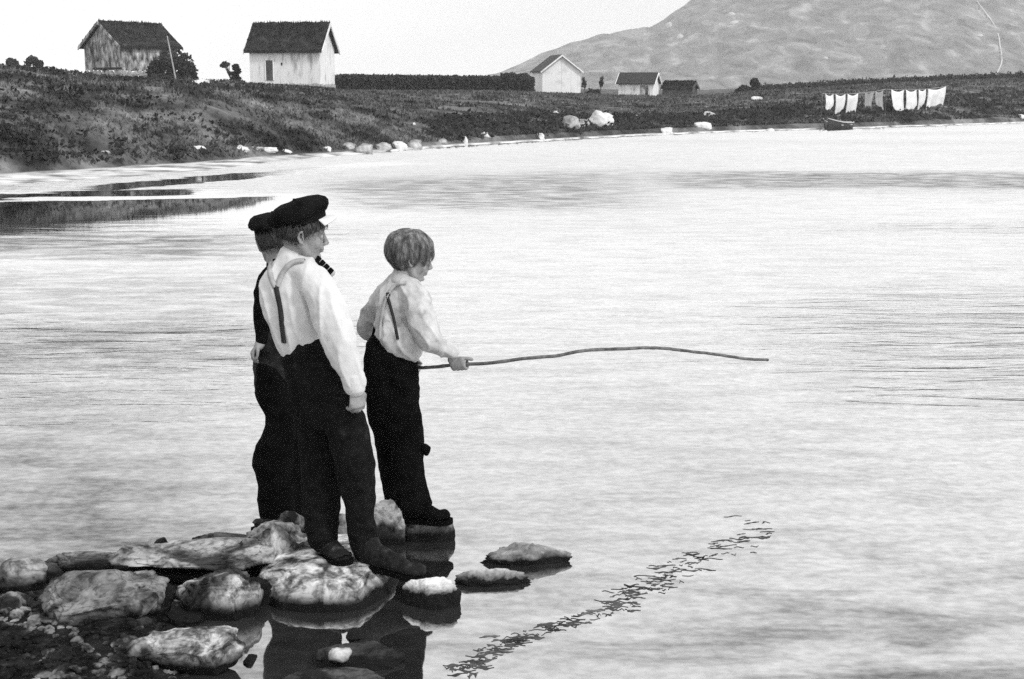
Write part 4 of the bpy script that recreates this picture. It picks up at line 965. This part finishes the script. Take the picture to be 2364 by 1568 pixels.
F1.T(bm, [(676, 598, 0, 29, 33), (673, 612, 0, 37, 38), (672, 640, 0, 66, 46), (674, 690, 0, 76, 56), (684, 740, 0, 66, 56), (694, 785, 0, 55, 50), (702, 812, 0, 48, 45)])
F1.T(bm, [(668, 612, 0, 34, 30), (708, 630, -.05, 36, 36), (738, 668, -.09, 39, 39), (757, 720, -.12, 41, 40), (779, 780, -.14, 37, 37), (797, 830, -.155, 33, 33), (812, 866, -.16, 27, 28), (817, 884, -.16, 25, 25)])
F1.T(bm, [(668, 618, .02, 32, 30), (648, 642, .08, 33, 33), (650, 700, .15, 32, 32), (676, 760, .18, 28, 28), (698, 830, .2, 25, 25), (708, 880, .2, 22, 22)])
def fold1(p):
    q = p + Vector((p.z * .25, 0, 0))
    return .008 * nzv(p, 8, 1, 1, .5) + .009 * ((1 - 2 * abs(nzv(q, 11, 1.4, 1.2, .45))) ** 2 - .3) + .003 * nzv(p, 32)
sh = link('shirt', fuse(bm, .0052, 3, fold1), M['shirt_white'], root)
bm = bmesh.new(); F1.T(bm, [(674, 592, 0, 33, 35), (673, 602, 0, 36, 37), (672, 612, 0, 38, 39)], segs=24); link('collar', fuse(bm, .004, 1), M['shirt_white'], sh)
bm = bmesh.new(); F1.T(bm, [(814, 868, -.16, 29, 29), (819, 893, -.16, 26, 26)], n=2); link('cuff', fuse(bm, .004, 1, lambda p: .002 * nzv(p, 30)), M['shirt_white'], sh)
bm = bmesh.new()
F1.T(bm, [(698, 776, 0, 46, 48), (703, 800, 0, 55, 55), (716, 850, 0, 62, 60), (740, 910, .0, 70, 62), (760, 950, .0, 72, 60)])
F1.T(bm, [(745, 850, -.05, 42, 42), (784, 950, -.06, 46, 44), (815, 1040, -.07, 49, 44), (826, 1110, -.07, 44, 40), (830, 1180, -.06, 38, 36), (838, 1236, -.05, 35, 34), (843, 1266, -.05, 33, 33)])
F1.T(bm, [(706, 850, .06, 44, 42), (728, 950, .06, 46, 44), (737, 1040, .05, 46, 42), (739, 1110, .04, 44, 40), (742, 1180, .02, 42, 38), (747, 1246, .0, 38, 36)])
def ridge(p, s, sx, sy, sz, o=0.):
    return 1 - 2 * abs(nzv(p + Vector((o, 0, 0)), s, sx, sy, sz))
def foldt(p):
    return .009 * nzv(p, 9, 1, 1, .7) + .006 * ridge(p, 11, .8, .8, 1.3, 4) - .003 + .003 * nzv(p, 30)
tr = link('trousers', fuse(bm, .006, 3, foldt), M['wool'], root)
boot(root, F1.P(832, 1302, -.06), F1.P(990, 1338, -.16), F1.P(842, 1242, -.05), M['leather'], .043, .075)
boot(root, F1.P(745, 1280, .03), F1.P(800, 1302, -.13), F1.P(750, 1230, .0), M['leather'], .042, .07)
# braces, lying on the shirt: pale forks meeting in a dark tail strap
ribbon_on(root, sh, F1, [(704, 604), (688, 604), (670, 611), (655, 628), (647, 646), (641, 662)], .0095, M['strap_pale'], 'brace_strap')
ribbon_on(root, sh, F1, [(630, 604), (624, 618), (626, 640), (631, 654), (636, 664)], .0095, M['strap_pale'], 'brace_strap')
ribbon_on(root, sh, F1, [(637, 658), (641, 680), (647, 710), (651, 740), (655, 774), (657, 792)], .0088, M['strap_dark'], 'brace_tail')
# striped neckerchief
bm = bmesh.new(); F1.T(bm, [(704, 612, -.05, 7, 8), (714, 618, -.04, 12, 12), (728, 612, 0, 15, 14), (722, 604, .05, 12, 10)]); nk = link('neckerchief', fuse(bm, .004, 2, lambda p: .003 * nzv(p, 40)), M['wool_black'], root)
for i in range(4):
    a = (731 + i * 9.5, 602 + i * 9.0); bm = bmesh.new(); F1.T(bm, [(a[0] - 3, a[1] - 3, .0, 12, 6), (a[0] + 3.2, a[1] + 3.0, .0, 12, 6)], n=2, segs=12); frombm('dark_stripe', bm, M['wool_black'], nk)
    bm = bmesh.new(); F1.T(bm, [(a[0] + 3.4, a[1] + 3.2, .0, 11, 5.4), (a[0] + 6.3, a[1] + 5.9, .0, 11, 5.4)], n=1, segs=12); frombm('pale_stripe', bm, M['strap_pale'], nk)

# ---------- boy behind him
F2 = Fig(5.95); root = empty('person', F2.P(630, 1225)); tag(root, 'person in a dark cap and waistcoat mostly hidden behind the white shirted boy', 'person')
HF2 = headframe(F2.P(642, 612, 0), .21, R(104), R(10), R(-4))
bm = bmesh.new(); head(bm, HF2)
F2.T(bm, [(634, 575, 0, 23, 23), (640, 605, 0, 24, 24), (645, 640, 0, 30, 30)])
F2.T(bm, [(645, 630, 0, 34, 34), (648, 670, 0, 52, 40), (650, 730, 0, 46, 40), (645, 800, 0, 44, 42), (645, 850, 0, 46, 42)])
F2.T(bm, [(622, 650, -.05, 16, 16), (608, 720, -.06, 15, 15), (606, 775, -.08, 14, 14), (597, 800, -.1, 11, 11)])
F2.T(bm, [(690, 650, .1, 20, 20), (700, 730, .1, 17, 17), (690, 790, .02, 13, 13), (670, 815, -.02, 11, 11)])
F2.T(bm, [(640, 850, -.02, 26, 26), (650, 958, -.03, 24, 24), (634, 1060, -.03, 22, 22), (640, 1180, -.02, 18, 18)])
F2.T(bm, [(662, 850, .06, 34, 34), (665, 1040, .06, 26, 26), (665, 1180, .06, 18, 18)])
hanging_hand(bm, F2.P(600, 790, -.09), Vector((-.55, -.2, -.8)), Vector((.2, -1, .1)), Vector((.6, 0, -.3)), .12, .7)
hanging_hand(bm, F2.P(670, 815, -.02), Vector((-.6, -.3, -.7)), Vector((0, -.4, 1)), Vector((-.3, -1, 0)), .13, .6)
link('body', fuse(bm, .0042, 3), M['skin'], root); eyes(root, HF2)
hair(root, HF2, M['hair_dark'], M['hair_under'], 700, .28, .60, .4, seed=8, capz=.80)
peaked_cap(root, HF2, M['capwool'], M['capwool'], R(-6), 1.02)
bm = bmesh.new()
F2.T(bm, [(642, 612, 0, 24, 26), (644, 626, 0, 34, 34), (646, 655, 0, 56, 42), (648, 710, 0, 60, 46), (646, 770, 0, 52, 46), (645, 815, 0, 50, 46)])
F2.T(bm, [(626, 632, -.03, 25, 25), (614, 662, -.05, 27, 27), (609, 700, -.06, 26, 26), (608, 745, -.07, 21, 21), (603, 784, -.09, 15, 15)])
F2.T(bm, [(665, 640, .06, 26, 26), (694, 690, .1, 25, 25), (698, 745, .09, 21, 21), (680, 800, .0, 15, 15)])
link('waistcoat', fuse(bm, .0055, 3, foldt), M['wool_black'], root)
bm = bmesh.new(); F2.T(bm, [(640, 602, 0, 24, 25), (643, 620, 0, 29, 29)], n=3); link('neckerchief', fuse(bm, .0045, 2, lambda p: .004 * nzv(p, 30)), M['wool_black'], root)
bm = bmesh.new()
F2.T(bm, [(642, 760, -.005, 46, 50), (640, 800, 0, 52, 52), (640, 850, 0, 54, 50), (640, 905, 0, 54, 48)])
link('trouser_seat', fuse(bm, .006, 3, foldt), M['wool_worn'], root)
bm = bmesh.new()
F2.T(bm, [(640, 830, .01, 52, 47), (640, 905, 0, 53, 47)])
F2.T(bm, [(628, 850, -.03, 38, 38), (636, 905, -.03, 48, 40), (647, 958, -.03, 36, 38), (642, 1004, -.03, 40, 38), (631, 1066, -.03, 47, 42), (636, 1118, -.03, 42, 38), (640, 1168, -.02, 42, 36), (642, 1186, -.02, 40, 34)])
F2.T(bm, [(664, 850, .06, 40, 38), (668, 960, .06, 40, 38), (668, 1060, .06, 42, 38), (668, 1175, .06, 38, 34)])
link('trousers', fuse(bm, .006, 3, foldt), M['wool_black'], root)
boot(root, F2.P(680, 1222, .02), F2.P(583, 1228, -.10), F2.P(640, 1170, -.02), M['leather'], .042, .085)
boot(root, F2.P(712, 1222, .12), F2.P(640, 1224, .04), F2.P(672, 1165, .06), M['leather'], .042, .08)

# ---------- fishing boy
F3 = Fig(5.80); root = empty('person', F3.P(930, 1205)); tag(root, 'person with fair tousled hair and grey shirt holding a long fishing stick', 'person')
HF3 = headframe(F3.P(936, 648, 0), .212, R(17), R(12))
bm = bmesh.new(); head(bm, HF3)
F3.T(bm, [(938, 610, 0, 22, 22), (932, 634, 0, 22, 22), (928, 660, 0, 22, 22)])
F3.T(bm, [(928, 662, 0, 24, 22), (922, 690, 0, 36, 27), (918, 740, 0, 34, 28), (910, 790, 0, 34, 32), (908, 830, 0, 40, 34)])
F3.T(bm, [(955, 675, -.05, 20, 20), (980, 740, -.1, 16, 16), (992, 785, -.12, 14, 14), (1030, 808, -.13, 11, 11), (1050, 817, -.13, 9.5, 10)])
F3.T(bm, [(893, 682, .07, 16, 16), (852, 735, .15, 14, 14), (846, 765, .18, 13, 13), (880, 800, .22, 12, 12), (930, 835, .20, 10, 10), (945, 842, .16, 10, 10)])
F3.T(bm, [(920, 840, -.04, 32, 32), (930, 1000, -.04, 26, 26), (948, 1150, -.04, 18, 18)])
F3.T(bm, [(895, 840, .05, 32, 32), (910, 1000, .05, 26, 26), (930, 1150, .04, 18, 18)])
rodA, rodB = F3.P(984, 849, -.03), F3.P(1133, 838, -.14)
grip = F3.P(1062, 842, -.105)
grip_hand(bm, F3.P(1046, 816, -.13), grip, rodB - rodA, Vector((.1, -1, .35)), .95)
grip2 = F3.P(952, 848, .02)
grip_hand(bm, F3.P(940, 838, .13), grip2 + Vector((0, 0.0, 0)), rodB - rodA, Vector((.1, 1, .3)), .9)
link('body', fuse(bm, .0036, 3), M['skin'], root); eyes(root, HF3)
hair(root, HF3, M['hair_blond'], M['hair_under'], 4200, .20, .60, 1.1, wild=.08, seed=5, thick=.9, tous=.06, rag=.5)
bm = bmesh.new()
F3.T(bm, [(930, 640, 0, 25, 26), (927, 656, 0, 34, 34), (924, 684, 0, 52, 40), (920, 722, 0, 52, 44), (914, 762, 0, 50, 46), (912, 800, 0, 46, 44), (912, 818, 0, 42, 40)])
F3.T(bm, [(934, 660, -.02, 28, 28), (958, 688, -.06, 31, 30), (974, 730, -.10, 31, 30), (985, 770, -.12, 32, 30), (1003, 793, -.125, 26, 26), (1028, 806, -.13, 20, 20), (1042, 812, -.13, 16, 16)])
F3.T(bm, [(912, 662, .03, 28, 28), (884, 692, .09, 28, 28), (860, 728, .15, 27, 26), (850, 752, .17, 24, 24), (855, 768, .18, 20, 20)])
F3.T(bm, [(912, 770, -.02, 54, 48), (935, 795, -.03, 48, 48), (945, 806, -.03, 34, 40)])
def fold3(p): return .007 * nzv(p, 9, 1, 1, .6) + .008 * ((1 - 2 * abs(nzv(p + Vector((p.z * .4, 0, 5)), 13, 1.3, 1.2, .55))) ** 2 - .3) + .003 * nzv(p, 34)
sh3 = link('shirt', fuse(bm, .0048, 2, fold3), M['shirt_grey'], root)
bm = bmesh.new(); F3.T(bm, [(933, 634, 0, 27, 27), (929, 650, 0, 31, 31)], n=3, segs=24); link('collar', fuse(bm, .004, 1, lambda p: .002 * nzv(p, 40)), M['shirt_grey'], sh3)
bm = bmesh.new()
F3.T(bm, [(908, 778, 0, 52, 48), (906, 800, 0, 60, 52), (902, 850, 0, 64, 54), (905, 905, 0, 62, 50), (910, 945, 0, 58, 46)])
F3.T(bm, [(925, 850, -.04, 40, 38), (928, 945, -.04, 42, 38), (938, 1020, -.04, 40, 36), (940, 1080, -.04, 38, 34), (950, 1140, -.04, 40, 34), (955, 1168, -.04, 42, 34)])
F3.T(bm, [(885, 850, .05, 40, 38), (893, 945, .05, 44, 38), (905, 1020, .05, 38, 36), (912, 1080, .05, 36, 34), (922, 1140, .05, 36, 34), (925, 1172, .05, 38, 34)])
link('trousers', fuse(bm, .006, 3, foldt), M['wool_black'], root)
bm = bmesh.new(); F3.T(bm, [(978, 1034, -.07, 11, 9), (987, 1036, -.07, 9, 8), (984, 1048, -.07, 6, 6)], n=2); link('knee_patch', fuse(bm, .004, 1), M['wool_black'], root)
boot(root, F3.P(925, 1200, -.03), F3.P(1042, 1206, -.12), F3.P(958, 1160, -.04), M['wool_black'], .040, .08)
boot(root, F3.P(905, 1196, .09), F3.P(995, 1198, .02), F3.P(930, 1160, .05), M['wool_black'], .040, .08)
ribbon_on(root, sh3, F3, [(938, 654), (922, 656), (906, 666), (895, 684), (886, 710), (880, 745), (878, 784)], .0065, M['strap_pale'], 'brace_strap')
ribbon_on(root, sh3, F3, [(895, 684), (903, 712), (911, 745), (918, 786)], .0055, M['strap_dark'], 'brace_strap')
ribbon_on(root, sh3, F3, [(897, 676), (897, 680), (897, 684)], .008, M['strap_dark'], 'brace_button')
# fishing stick
RP = [(940, 847, .04), (963, 847.5, -.0), (984, 849, -.03), (1048, 843, -.095), (1133, 838, -.14), (1218, 827, -.16), (1281, 822, -.16), (1353, 809, -.14), (1430, 806, -.1), (1494, 803, -.06), (1536, 805, -.02), (1600, 812, .03), (1663, 820, .08), (1727, 829, .12), (1772, 831, .15)]
bm = bmesh.new(); q = []
for i, (px, py, dy) in enumerate(RP):
    p = F3.P(px, py, dy); r = (.0078 - .0016 * i / 14); q.append((p, r, r))
q = smoothpath(q, 6); q = [(p + Vector((0, 0, .0016 * noise.noise(Vector((i * .37, 2, 0))) + .0008 * noise.noise(Vector((i * 1.3, 5, 0))))), r * k_, r * k_) for i, (p, r, _) in enumerate(q) for k_ in [1 + .16 * noise.noise(Vector((i * .9, 9, 0)))]]
tube(bm, q, segs=10)
stick = frombm('fishing_stick', bm, M['stick']); tag(recentre(stick), 'long bent wooden stick held out over the water by the fair haired boy', 'fishing stick')

# ---------------------------------------------------------------- air
bm = bmesh.new(); box(bm, Vector((0, 1000, 150)), Vector((3400, 2100, 310))); hz = frombm('haze', bm, None, None, False)
hm = bpy.data.materials.new('haze_air'); hm.use_nodes = True; ht = hm.node_tree; ht.nodes.clear(); ho = ht.nodes.new('ShaderNodeOutputMaterial'); pv = ht.nodes.new('ShaderNodeVolumePrincipled')
pv.inputs['Color'].default_value = g(.95); pv.inputs['Density'].default_value = .00035; ht.links.new(pv.outputs[0], ho.inputs['Volume']); hz.data.materials.append(hm); hz['kind'] = 'stuff'
